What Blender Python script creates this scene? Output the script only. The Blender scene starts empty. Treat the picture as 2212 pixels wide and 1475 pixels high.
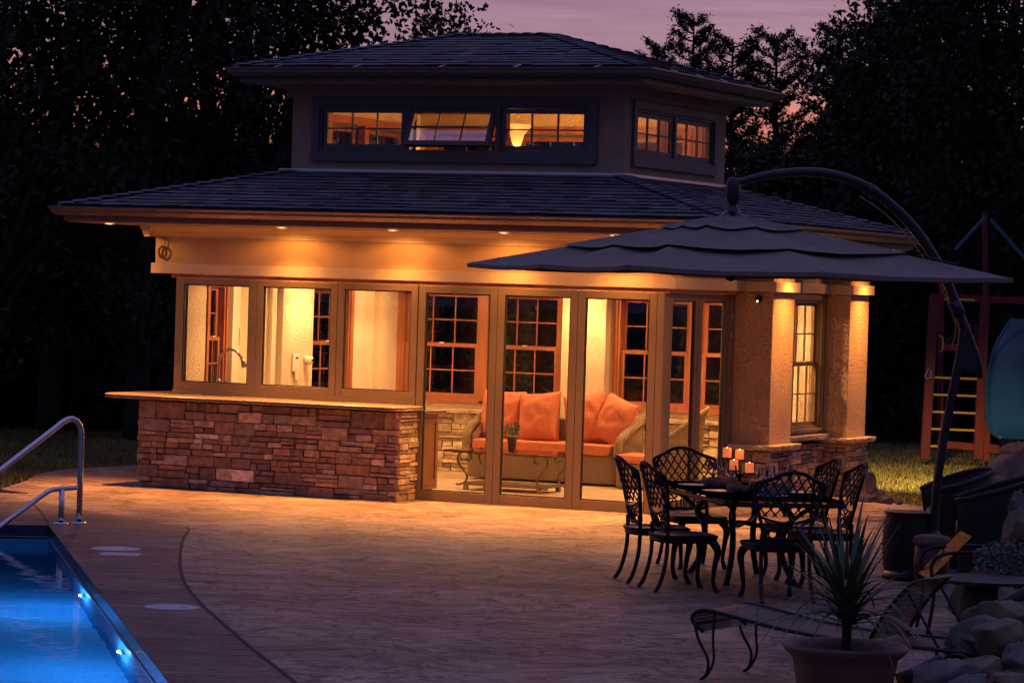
import bpy, math, random
import numpy as np
from mathutils import Vector, Matrix
from mathutils.geometry import tessellate_polygon
from mathutils import noise as mnoise

random.seed(7)
rng = np.random.default_rng(7)
sc = bpy.context.scene
col = sc.collection
PI = math.pi

# ------------------------------------------------------------------ camera
FPX, W, H = 6969.6, 2212.0, 1475.0
CAM = Vector((12.921, -32.363, 2.4))
RX = Vector((0.9098, 0.4128, 0.0308))      # image right in the world
XL, YL, XR, YR = -14250.0, 146.0, 4270.0, 719.0
_f = math.sqrt(-((XL-1106)*(XR-1106)+(YL-737.5)*(YR-737.5)))
_X = -Vector((XL-1106, YL-737.5, _f)).normalized()
_Y = Vector((XR-1106, YR-737.5, _f)).normalized()
_Z = _X.cross(_Y)
_Z.normalize()
RM = Matrix((_X, _Y, _Z))                  # rows: world axes in camera space (right, down, forward)
right = Vector((RM[0][0], RM[1][0], RM[2][0]))
down = Vector((RM[0][1], RM[1][1], RM[2][1]))
fwd = Vector((RM[0][2], RM[1][2], RM[2][2]))
cam_data = bpy.data.cameras.new('camera')
cam = bpy.data.objects.new('camera', cam_data)
col.objects.link(cam)
cam.matrix_world = Matrix(((right.x, -down.x, -fwd.x, CAM.x), (right.y, -down.y, -fwd.y, CAM.y),
                           (right.z, -down.z, -fwd.z, CAM.z), (0, 0, 0, 1)))
cam_data.sensor_width = 36
cam_data.lens = _f/W*36
cam_data.clip_start = 0.5
cam_data.clip_end = 2000
sc.camera = cam
CR = Vector((right.x, right.y, 0)).normalized()     # level directions: to the right, and away
CF = Vector((fwd.x, fwd.y, 0)).normalized()


def ray(px, py):
    return right*(px-1106)+down*(py-737.5)+fwd*_f


def at(px, py, z=0.0):
    r = ray(px, py)
    return CAM+r*((z-CAM.z)/r.z)


def ground(px, dep, z=0.0):
    """the ground point under image column px, dep metres away"""
    p = CAM+right*((px-1106)/_f*dep)+fwd*dep
    return Vector((p.x, p.y, z))


# ------------------------------------------------------------------ view
sc.view_settings.view_transform = 'Standard'
sc.view_settings.look = 'None'
sc.view_settings.exposure = 0
sc.view_settings.gamma = 1
sc.render.engine = 'CYCLES'
sc.cycles.use_denoising = True
sc.cycles.max_bounces = 10
sc.cycles.transparent_max_bounces = 24
sc.cycles.diffuse_bounces = 4
sc.cycles.glossy_bounces = 4
sc.cycles.transmission_bounces = 8
sc.cycles.caustics_reflective = False
sc.cycles.caustics_refractive = False
sc.cycles.sample_clamp_indirect = 4

# ------------------------------------------------------------------ dusk sky
world = bpy.data.worlds.new('World')
sc.world = world
world.use_nodes = True
nt = world.node_tree
for n in list(nt.nodes):
    nt.nodes.remove(n)
N = nt.nodes.new
L = nt.links.new
out = N('ShaderNodeOutputWorld')
bg = N('ShaderNodeBackground')
L(bg.outputs[0], out.inputs[0])
tc = N('ShaderNodeTexCoord')
sep = N('ShaderNodeSeparateXYZ')
L(tc.outputs['Generated'], sep.inputs[0])
mp = N('ShaderNodeMapping')
mp.inputs['Scale'].default_value = (5, 5, 70)
L(tc.outputs['Generated'], mp.inputs[0])
cl = N('ShaderNodeTexNoise')
cl.inputs['Scale'].default_value = 1.6
cl.inputs['Detail'].default_value = 5
L(mp.outputs[0], cl.inputs['Vector'])
ma = N('ShaderNodeMath')
ma.operation = 'MULTIPLY_ADD'
ma.inputs[1].default_value = 0.030
ma.inputs[2].default_value = -0.015
L(cl.outputs['Fac'], ma.inputs[0])
ad = N('ShaderNodeMath')
ad.operation = 'ADD'
L(sep.outputs['Z'], ad.inputs[0])
L(ma.outputs[0], ad.inputs[1])
ramp = N('ShaderNodeValToRGB')
L(ad.outputs[0], ramp.inputs[0])
cr = ramp.color_ramp
stops = [(0.0, (.22, .08, .08)), (.040, (.50, .16, .12)), (.055, (.74, .26, .18)), (.063, (.58, .24, .24)),
         (.072, (.40, .225, .29)), (.13, (.29, .19, .32)), (.35, (.18, .165, .36)), (1.0, (.16, .175, .46))]
cr.elements[0].position, cr.elements[0].color = stops[0][0], stops[0][1]+(1,)
cr.elements[1].position, cr.elements[1].color = stops[-1][0], stops[-1][1]+(1,)
for p, c in stops[1:-1]:
    e = cr.elements.new(p)
    e.color = c+(1,)
# the glow belongs to the side of the sunset, the sky behind the camera is plain blue dusk
dp = N('ShaderNodeVectorMath')
dp.operation = 'DOT_PRODUCT'
dp.inputs[1].default_value = (CF.x, CF.y, 0)
L(tc.outputs['Generated'], dp.inputs[0])
mr = N('ShaderNodeMapRange')
mr.inputs['From Min'].default_value = -0.3
mr.inputs['From Max'].default_value = 0.8
L(dp.outputs['Value'], mr.inputs['Value'])
mx = N('ShaderNodeMix')
mx.data_type = 'RGBA'
mx.inputs['A'].default_value = (.062, .06, .17, 1)
zm = N('ShaderNodeMapRange')          # high up the sky is the same all round
zm.inputs['From Min'].default_value = .25
zm.inputs['From Max'].default_value = .75
L(sep.outputs['Z'], zm.inputs['Value'])
mxx = N('ShaderNodeMath')
mxx.operation = 'MAXIMUM'
L(mr.outputs[0], mxx.inputs[0])
L(zm.outputs[0], mxx.inputs[1])
L(mxx.outputs[0], mx.inputs['Factor'])
L(ramp.outputs[0], mx.inputs['B'])
cl2 = N('ShaderNodeTexNoise')         # thin cloud streaks
cl2.inputs['Scale'].default_value = 2.6
cl2.inputs['Detail'].default_value = 7
cl2.inputs['Roughness'].default_value = .6
mp2 = N('ShaderNodeMapping')
mp2.inputs['Scale'].default_value = (4, 4, 90)
mp2.inputs['Rotation'].default_value = (.012, .008, 0)
L(tc.outputs['Generated'], mp2.inputs[0])
L(mp2.outputs[0], cl2.inputs['Vector'])
cm = N('ShaderNodeMapRange')
cm.inputs['From Min'].default_value = .3
cm.inputs['From Max'].default_value = .7
cm.inputs['To Min'].default_value = .80
cm.inputs['To Max'].default_value = 1.16
L(cl2.outputs['Fac'], cm.inputs['Value'])
mxc = N('ShaderNodeMix')
mxc.data_type = 'RGBA'
mxc.blend_type = 'MULTIPLY'
mxc.inputs['Factor'].default_value = 1
L(mx.outputs['Result'], mxc.inputs['A'])
L(cm.outputs[0], mxc.inputs['B'])
L(mxc.outputs['Result'], bg.inputs['Color'])
bg.inputs['Strength'].default_value = 1.0

# ------------------------------------------------------------------ materials


def mat(name, color, rough=.7, metal=0.0, nscale=None, nvar=.25, bump=0.0, bscale=None, stretch=(1, 1, 1), spec=.5,
        attr=False, emit=None, estr=0, detail=4):
    m = bpy.data.materials.new(name)
    m.use_nodes = True
    t = m.node_tree
    b = t.nodes['Principled BSDF']
    b.inputs['Base Color'].default_value = tuple(color)+(1,)
    b.inputs['Roughness'].default_value = rough
    b.inputs['Metallic'].default_value = metal
    b.inputs['Specular IOR Level'].default_value = spec
    if emit:
        b.inputs['Emission Color'].default_value = tuple(emit)+(1,)
        b.inputs['Emission Strength'].default_value = estr
    n, l = t.nodes.new, t.links.new
    if nscale or bump or attr:
        tcn = n('ShaderNodeTexCoord')
        mpn = n('ShaderNodeMapping')
        mpn.inputs['Scale'].default_value = stretch
        l(tcn.outputs['Object'], mpn.inputs[0])
    src = None
    if attr:
        a = n('ShaderNodeAttribute')
        a.attribute_name = 'tint'
        src = a.outputs['Color']
    if nscale:
        no = n('ShaderNodeTexNoise')
        no.inputs['Scale'].default_value = nscale
        no.inputs['Detail'].default_value = detail
        l(mpn.outputs[0], no.inputs['Vector'])
        r = n('ShaderNodeMapRange')
        r.inputs['From Min'].default_value = .3
        r.inputs['From Max'].default_value = .7
        r.inputs['To Min'].default_value = 1-nvar
        r.inputs['To Max'].default_value = 1+nvar
        l(no.outputs['Fac'], r.inputs['Value'])
        mm = n('ShaderNodeMix')
        mm.data_type = 'RGBA'
        mm.blend_type = 'MULTIPLY'
        mm.inputs['Factor'].default_value = 1
        if src:
            l(src, mm.inputs['A'])
        else:
            mm.inputs['A'].default_value = tuple(color)+(1,)
        l(r.outputs[0], mm.inputs['B'])
        src = mm.outputs['Result']
    if src:
        l(src, b.inputs['Base Color'])
    if bump:
        bn = n('ShaderNodeTexNoise')
        bn.inputs['Scale'].default_value = bscale or 30
        bn.inputs['Detail'].default_value = 6
        l(mpn.outputs[0], bn.inputs['Vector'])
        bu = n('ShaderNodeBump')
        bu.inputs['Strength'].default_value = 1
        bu.inputs['Distance'].default_value = bump
        l(bn.outputs['Fac'], bu.inputs['Height'])
        l(bu.outputs[0], b.inputs['Normal'])
    return m


def glass_mat(name, tint=(1, 1, 1), refl=1.0):
    m = bpy.data.materials.new(name)
    m.use_nodes = True
    t = m.node_tree
    for x in list(t.nodes):
        t.nodes.remove(x)
    n, l = t.nodes.new, t.links.new
    o = n('ShaderNodeOutputMaterial')
    mi = n('ShaderNodeMixShader')
    fr = n('ShaderNodeFresnel')
    fr.inputs['IOR'].default_value = 1.5
    tr = n('ShaderNodeBsdfTransparent')
    tr.inputs[0].default_value = tuple(tint)+(1,)
    gl = n('ShaderNodeBsdfGlossy')
    gl.inputs['Roughness'].default_value = 0.01
    gl.inputs[0].default_value = (refl, refl, refl, 1)
    l(fr.outputs[0], mi.inputs[0])
    l(tr.outputs[0], mi.inputs[1])
    l(gl.outputs[0], mi.inputs[2])
    l(mi.outputs[0], o.inputs[0])
    return m


def stucco_mat(name, color, pit=.006):
    """skip-trowel stucco: broad noise with shallow pits"""
    m = mat(name, color, .85, nscale=2.2, nvar=.10)
    t = m.node_tree
    n, l = t.nodes.new, t.links.new
    b = t.nodes['Principled BSDF']
    tcn = n('ShaderNodeTexCoord')
    a = n('ShaderNodeTexNoise')
    a.inputs['Scale'].default_value = 34
    a.inputs['Detail'].default_value = 5
    a.inputs['Roughness'].default_value = .62
    l(tcn.outputs['Object'], a.inputs['Vector'])
    r = n('ShaderNodeValToRGB')
    r.color_ramp.elements[0].position = .38
    r.color_ramp.elements[1].position = .52
    l(a.outputs['Fac'], r.inputs[0])
    c = n('ShaderNodeTexNoise')
    c.inputs['Scale'].default_value = 90
    l(tcn.outputs['Object'], c.inputs['Vector'])
    s = n('ShaderNodeMath')
    s.operation = 'MULTIPLY_ADD'
    s.inputs[1].default_value = .35
    l(c.outputs['Fac'], s.inputs[0])
    l(r.outputs[0], s.inputs[2])
    bu = n('ShaderNodeBump')
    bu.inputs['Distance'].default_value = pit
    bu.inputs['Strength'].default_value = 1
    l(s.outputs[0], bu.inputs['Height'])
    l(bu.outputs[0], b.inputs['Normal'])
    return m


def concrete_mat(name, c1, c2, c3, direction=None, sc1=1.3):
    """stamped, stained concrete; direction = level unit vector of the grain"""
    m = mat(name, c1, .42, spec=.35)
    t = m.node_tree
    n, l = t.nodes.new, t.links.new
    b = t.nodes['Principled BSDF']
    tcn = n('ShaderNodeTexCoord')
    mpn = n('ShaderNodeMapping')
    if direction is not None:
        mpn.inputs['Rotation'].default_value = (0, 0, -math.atan2(direction.y, direction.x))
        mpn.vector_type = 'POINT'
    l(tcn.outputs['Object'], mpn.inputs[0])
    m2 = n('ShaderNodeMapping')
    m2.inputs['Scale'].default_value = (1, 1, 1)
    l(mpn.outputs[0], m2.inputs[0])
    big = n('ShaderNodeTexNoise')
    big.inputs['Scale'].default_value = sc1
    big.inputs['Detail'].default_value = 8
    big.inputs['Roughness'].default_value = .68
    l(m2.outputs[0], big.inputs['Vector'])
    rp = n('ShaderNodeValToRGB')
    rp.color_ramp.elements[0].position = .36
    rp.color_ramp.elements[0].color = tuple(c2)+(1,)
    rp.color_ramp.elements[1].position = .64
    rp.color_ramp.elements[1].color = tuple(c3)+(1,)
    e = rp.color_ramp.elements.new(.5)
    e.color = tuple(c1)+(1,)
    l(big.outputs['Fac'], rp.inputs[0])
    gm = n('ShaderNodeMapping')
    gm.inputs['Scale'].default_value = (.5, 6, 1) if sc1 < 1 else (.75, 1.1, 1)
    l(mpn.outputs[0], gm.inputs[0])
    g = n('ShaderNodeTexNoise')
    g.inputs['Scale'].default_value = 2.2
    g.inputs['Detail'].default_value = 9
    g.inputs['Roughness'].default_value = .7
    g.inputs['Distortion'].default_value = 1.2
    l(gm.outputs[0], g.inputs['Vector'])
    # thin dark creases where the grain noise crosses its middle value
    ab = n('ShaderNodeMath')
    ab.operation = 'SUBTRACT'
    ab.inputs[1].default_value = .5
    l(g.outputs['Fac'], ab.inputs[0])
    ab2 = n('ShaderNodeMath')
    ab2.operation = 'ABSOLUTE'
    l(ab.outputs[0], ab2.inputs[0])
    cre = n('ShaderNodeMapRange')
    cre.inputs['From Min'].default_value = 0.0
    cre.inputs['From Max'].default_value = .020
    cre.inputs['To Min'].default_value = .56
    cre.inputs['To Max'].default_value = 1
    l(ab2.outputs[0], cre.inputs['Value'])
    fine = n('ShaderNodeTexNoise')
    fine.inputs['Scale'].default_value = 45
    fine.inputs['Detail'].default_value = 5
    l(mpn.outputs[0], fine.inputs['Vector'])
    fr = n('ShaderNodeMapRange')
    fr.inputs['To Min'].default_value = .35
    fr.inputs['To Max'].default_value = 1.65
    l(fine.outputs['Fac'], fr.inputs['Value'])
    mu = n('ShaderNodeMath')
    mu.operation = 'MULTIPLY'
    l(cre.outputs[0], mu.inputs[0])
    l(fr.outputs[0], mu.inputs[1])
    mm = n('ShaderNodeMix')
    mm.data_type = 'RGBA'
    mm.blend_type = 'MULTIPLY'
    mm.inputs['Factor'].default_value = 1
    l(rp.outputs[0], mm.inputs['A'])
    l(mu.outputs[0], mm.inputs['B'])
    l(mm.outputs['Result'], b.inputs['Base Color'])
    st = n('ShaderNodeTexNoise')
    st.inputs['Scale'].default_value = .55
    st.inputs['Detail'].default_value = 7
    st.inputs['Roughness'].default_value = .6
    l(mpn.outputs[0], st.inputs['Vector'])
    sr = n('ShaderNodeMapRange')
    sr.inputs['From Min'].default_value = .35
    sr.inputs['From Max'].default_value = .62
    sr.inputs['To Min'].default_value = .62
    sr.inputs['To Max'].default_value = 1.22
    l(st.outputs['Fac'], sr.inputs['Value'])
    m3 = n('ShaderNodeMix')
    m3.data_type = 'RGBA'
    m3.blend_type = 'MULTIPLY'
    m3.inputs['Factor'].default_value = 1
    l(mm.outputs['Result'], m3.inputs['A'])
    l(sr.outputs[0], m3.inputs['B'])
    l(m3.outputs['Result'], b.inputs['Base Color'])
    if sc1 >= 1:
        # hairline breaks of the slate stamp
        wn = n('ShaderNodeTexNoise')
        wn.inputs['Scale'].default_value = 1.1
        wn.inputs['Detail'].default_value = 6
        l(mpn.outputs[0], wn.inputs['Vector'])
        wa = n('ShaderNodeVectorMath')
        wa.operation = 'MULTIPLY_ADD'
        wa.inputs[1].default_value = (1.6, 1.6, 0)
        l(wn.outputs['Color'], wa.inputs[0])
        l(mpn.outputs[0], wa.inputs[2])
        vo = n('ShaderNodeTexVoronoi')
        vo.feature = 'DISTANCE_TO_EDGE'
        vo.inputs['Scale'].default_value = .62
        l(wa.outputs[0], vo.inputs['Vector'])
        vr = n('ShaderNodeMapRange')
        vr.inputs['From Max'].default_value = .014
        vr.inputs['To Min'].default_value = .45
        l(vo.outputs['Distance'], vr.inputs['Value'])
        m4 = n('ShaderNodeMix')
        m4.data_type = 'RGBA'
        m4.blend_type = 'MULTIPLY'
        m4.inputs['Factor'].default_value = 1
        l(m3.outputs['Result'], m4.inputs['A'])
        l(vr.outputs[0], m4.inputs['B'])
        l(m4.outputs['Result'], b.inputs['Base Color'])
    hs = n('ShaderNodeMath')
    hs.operation = 'MULTIPLY_ADD'
    hs.inputs[1].default_value = .5
    l(g.outputs['Fac'], hs.inputs[0])
    l(cre.outputs[0], hs.inputs[2])
    bu = n('ShaderNodeBump')
    bu.inputs['Distance'].default_value = .014
    l(hs.outputs[0], bu.inputs['Height'])
    bu2 = n('ShaderNodeBump')
    bu2.inputs['Distance'].default_value = .003
    l(fine.outputs['Fac'], bu2.inputs['Height'])
    l(bu.outputs[0], bu2.inputs['Normal'])
    l(bu2.outputs[0], b.inputs['Normal'])
    rr = n('ShaderNodeMapRange')
    rr.inputs['To Min'].default_value = .35
    rr.inputs['To Max'].default_value = .75
    l(big.outputs['Fac'], rr.inputs['Value'])
    l(rr.outputs[0], b.inputs['Roughness'])
    return m


def weave_mat(name, color, s=55, dist=.006, dark=.35):
    """basket weave: two crossed waves"""
    m = mat(name, color, .55)
    t = m.node_tree
    n, l = t.nodes.new, t.links.new
    b = t.nodes['Principled BSDF']
    tcn = n('ShaderNodeTexCoord')
    ws = []
    for d, k in (('X', 1), ('Z', 1)):
        w = n('ShaderNodeTexWave')
        w.bands_direction = d
        w.inputs['Scale'].default_value = s/6.28*k
        w.inputs['Distortion'].default_value = .8
        l(tcn.outputs['Object'], w.inputs['Vector'])
        ws.append(w)
    mu = n('ShaderNodeMath')
    mu.operation = 'MULTIPLY'
    l(ws[0].outputs['Fac'], mu.inputs[0])
    l(ws[1].outputs['Fac'], mu.inputs[1])
    r = n('ShaderNodeMapRange')
    r.inputs['To Min'].default_value = dark
    r.inputs['To Max'].default_value = 1.25
    l(mu.outputs[0], r.inputs['Value'])
    mm = n('ShaderNodeMix')
    mm.data_type = 'RGBA'
    mm.blend_type = 'MULTIPLY'
    mm.inputs['Factor'].default_value = 1
    mm.inputs['A'].default_value = tuple(color)+(1,)
    l(r.outputs[0], mm.inputs['B'])
    l(mm.outputs['Result'], b.inputs['Base Color'])
    bu = n('ShaderNodeBump')
    bu.inputs['Distance'].default_value = dist
    l(mu.outputs[0], bu.inputs['Height'])
    l(bu.outputs[0], b.inputs['Normal'])
    return m


def water_mat():
    m = bpy.data.materials.new('pool water')
    m.use_nodes = True
    t = m.node_tree
    for x in list(t.nodes):
        t.nodes.remove(x)
    n, l = t.nodes.new, t.links.new
    o = n('ShaderNodeOutputMaterial')
    mi = n('ShaderNodeMixShader')
    fr = n('ShaderNodeFresnel')
    fr.inputs['IOR'].default_value = 1.33
    tr = n('ShaderNodeBsdfRefraction')
    tr.inputs['IOR'].default_value = 1.33
    tr.inputs['Roughness'].default_value = 0.0
    gl = n('ShaderNodeBsdfGlossy')
    gl.inputs['Roughness'].default_value = 0.03
    tcn = n('ShaderNodeTexCoord')
    no = n('ShaderNodeTexNoise')
    no.inputs['Scale'].default_value = 2.5
    no.inputs['Detail'].default_value = 3
    l(tcn.outputs['Object'], no.inputs['Vector'])
    bu = n('ShaderNodeBump')
    bu.inputs['Distance'].default_value = .005
    l(no.outputs['Fac'], bu.inputs['Height'])
    for x in (fr, tr, gl):
        l(bu.outputs[0], x.inputs['Normal'])
    l(fr.outputs[0], mi.inputs[0])
    l(tr.outputs[0], mi.inputs[1])
    l(gl.outputs[0], mi.inputs[2])
    l(mi.outputs[0], o.inputs[0])
    return m


def lowe_glass():
    m = glass_mat('coated glass', (.9, .92, .95))
    f = m.node_tree.nodes['Fresnel']
    mx_ = [x for x in m.node_tree.nodes if x.type == 'MIX_SHADER'][0]
    ad_ = m.node_tree.nodes.new('ShaderNodeMath')
    ad_.inputs[1].default_value = .26
    m.node_tree.links.new(f.outputs[0], ad_.inputs[0])
    m.node_tree.links.new(ad_.outputs[0], mx_.inputs[0])
    return m


M = dict(
    lowe=lowe_glass(),
    stucco=stucco_mat('stucco', (.54, .36, .21), .010),
    stucco_in=stucco_mat('cream stucco', (.74, .61, .43), .005),
    stucco_up=mat('sand stucco', (.36, .25, .17), .9, nscale=5, nvar=.14, bump=.004, bscale=90),
    header=mat('smooth stucco', (.50, .34, .185), .8, nscale=1.5, nvar=.14, bump=.003, bscale=60),
    trim=mat('painted trim', (.56, .46, .30), .45, nscale=4, nvar=.06),
    bronze=mat('bronze metal frame', (.25, .185, .10), .42, metal=.25, nscale=6, nvar=.06),
    gasket=mat('black gasket', (.01, .01, .01), .6),
    gutter=mat('brown gutter metal', (.21, .155, .13), .32, metal=.35, nscale=5, nvar=.12),
    fascia=mat('brown fascia board', (.15, .105, .095), .6, nscale=5, nvar=.12),
    soffit=mat('soffit boards', (.52, .42, .28), .7),
    greytrim=mat('grey window trim', (.105, .10, .105), .55, nscale=6, nvar=.12),
    wood=mat('stained fir wood', (.33, .12, .06), .42, nscale=7, nvar=.25, stretch=(1, 1, .15)),
    wood2=mat('cherry cabinet wood', (.42, .17, .07), .4, nscale=5, nvar=.2, stretch=(1, 1, .2)),
    shingle=mat('asphalt shingle', (.15, .15, .18), .85, nscale=55, nvar=.35, bump=.003, bscale=160, attr=True),
    stone=mat('ledge stone', (.3, .2, .15), .85, nscale=14, nvar=.35, bump=.012, bscale=26, attr=True),
    grout=mat('deep mortar', (.05, .035, .028), .95),
    cap=mat('limestone cap', (.52, .42, .29), .8, nscale=14, nvar=.3, bump=.01, bscale=30),
    granite=mat('speckled granite', (.36, .25, .16), .22, nscale=75, nvar=.6, detail=2),
    white=mat('white painted door', (.72, .66, .52), .45),
    plastic=mat('white plastic', (.78, .75, .68), .4),
    glass=glass_mat('window glass', (.94, .96, .95)),
    glass_top=glass_mat('table glass', (.85, .93, .9)),
    steel=mat('stainless steel', (.62, .62, .64), .16, metal=1),
    nickel=mat('brushed nickel', (.5, .44, .36), .25, metal=1),
    tile=mat('travertine floor tile', (.52, .40, .26), .4, nscale=2.5, nvar=.2),
    castiron=mat('black cast aluminium', (.012, .011, .012), .42, metal=.3, spec=.4, nscale=30, nvar=.3),
    wrought=mat('dark wrought iron', (.02, .017, .018), .38, metal=.5, nscale=30, nvar=.3),
    pewter=mat('pewter iron', (.16, .13, .09), .35, metal=.7),
    canopy=mat('taupe canvas', (.20, .16, .13), .9, nscale=9, nvar=.12, bump=.012, bscale=5),
    pole=mat('dark bronze tube', (.035, .03, .04), .34, metal=.45),
    orange=mat('orange cushion fabric', (.52, .17, .085), .85, nscale=10, nvar=.10, bump=.016, bscale=6),
    cream=weave_mat('cream knit', (.60, .48, .30), 90, .006),
    wicker=weave_mat('tan wicker', (.36, .24, .13), 95, .006),
    wicker_dark=weave_mat('dark wicker', (.022, .016, .016), 110, .005),
    soil=mat('dark soil', (.035, .022, .015), .95, bump=.02, bscale=20),
    terracotta=mat('brown glazed clay', (.115, .05, .04), .5, nscale=8, nvar=.25),
    clay=mat('tan clay', (.42, .27, .15), .7),
    dracaena=mat('blade leaf green', (.06, .085, .04), .5, nscale=9, nvar=.45),
    dracaena2=mat('dry blade leaf', (.24, .16, .075), .6, nscale=9, nvar=.3),
    herb=mat('herb leaf green', (.10, .15, .04), .6),
    succulent=mat('blue green leaf', (.08, .12, .10), .6, nscale=20, nvar=.5),
    leaf=mat('tree leaf', (.036, .040, .024), .75, nscale=.7, nvar=.5, spec=.15),
    leaf2=mat('evergreen needle', (.022, .026, .018), .8, nscale=.7, nvar=.5, spec=.1),
    bark=mat('bark', (.028, .020, .015), .95, nscale=8, nvar=.3),
    lawn=mat('lawn soil', (.035, .045, .016), .95, nscale=1.2, nvar=.35, bump=.03, bscale=25),
    grassblade=mat('grass blade', (.17, .15, .04), .7, nscale=1.0, nvar=.4, spec=.2),
    rock=mat('tan boulder', (.16, .11, .07), .8, nscale=5, nvar=.5, bump=.02, bscale=9),
    rock_grey=mat('grey boulder', (.12, .105, .10), .8, nscale=5, nvar=.5, bump=.02, bscale=9),
    redwood=mat('red stained timber', (.13, .012, .018), .7, nscale=6, nvar=.3, stretch=(1, 1, .2)),
    yellow=mat('yellow plastic', (.62, .34, .03), .45),
    teal=mat('teal plastic', (.008, .06, .10), .3),
    rope=mat('pale rope', (.35, .33, .30), .8),
    tealrope=mat('teal rope', (.02, .13, .15), .7),
    linen=mat('folded napkin linen', (.24, .16, .13), .9, bump=.01, bscale=30),
    china=mat('white china', (.62, .66, .78), .25),
    wine=glass_mat('drinking glass', (.90, .92, .96)),
    cable=mat('brown cable', (.07, .03, .02), .6),
    lens=mat('lit lamp lens', (1, .8, .5), .5, emit=(1, .62, .26), estr=4),
    poollens=mat('lit pool lens', (1, 1, 1), .5, emit=(1, .85, .55), estr=30),
    shade=mat('lit glass shade', (.5, .35, .18), .5, emit=(1, .50, .14), estr=.35),
    candle=mat('glowing candle wax', (.6, .16, .07), .6, emit=(1, .19, .045), estr=.72),
    flame=mat('candle flame', (1, .7, .3), .5, emit=(1, .6, .2), estr=9),
    lid=mat('pale lid', (.50, .46, .46), .6, nscale=20, nvar=.1),
    basin=mat('pool plaster', (.12, .42, .80), .6, nscale=1.4, nvar=.12),
    pooltile=mat('dark waterline tile', (.012, .028, .05), .2, nscale=14, nvar=.5),
    metalclip=mat('bright aluminium', (.75, .76, .80), .25, metal=.3),
    water=water_mat(),
    joint=mat('dark control joint', (.018, .015, .018), .8),
)
M['patio'] = concrete_mat('stamped patio concrete', (.32, .21, .15), (.20, .14, .125), (.47, .32, .21), CR)
M['coping'] = concrete_mat('wood grain stamped concrete', (.22, .125, .095), (.14, .08, .07), (.29, .17, .12), CR, .8)

# ------------------------------------------------------------------ mesh helpers


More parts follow.
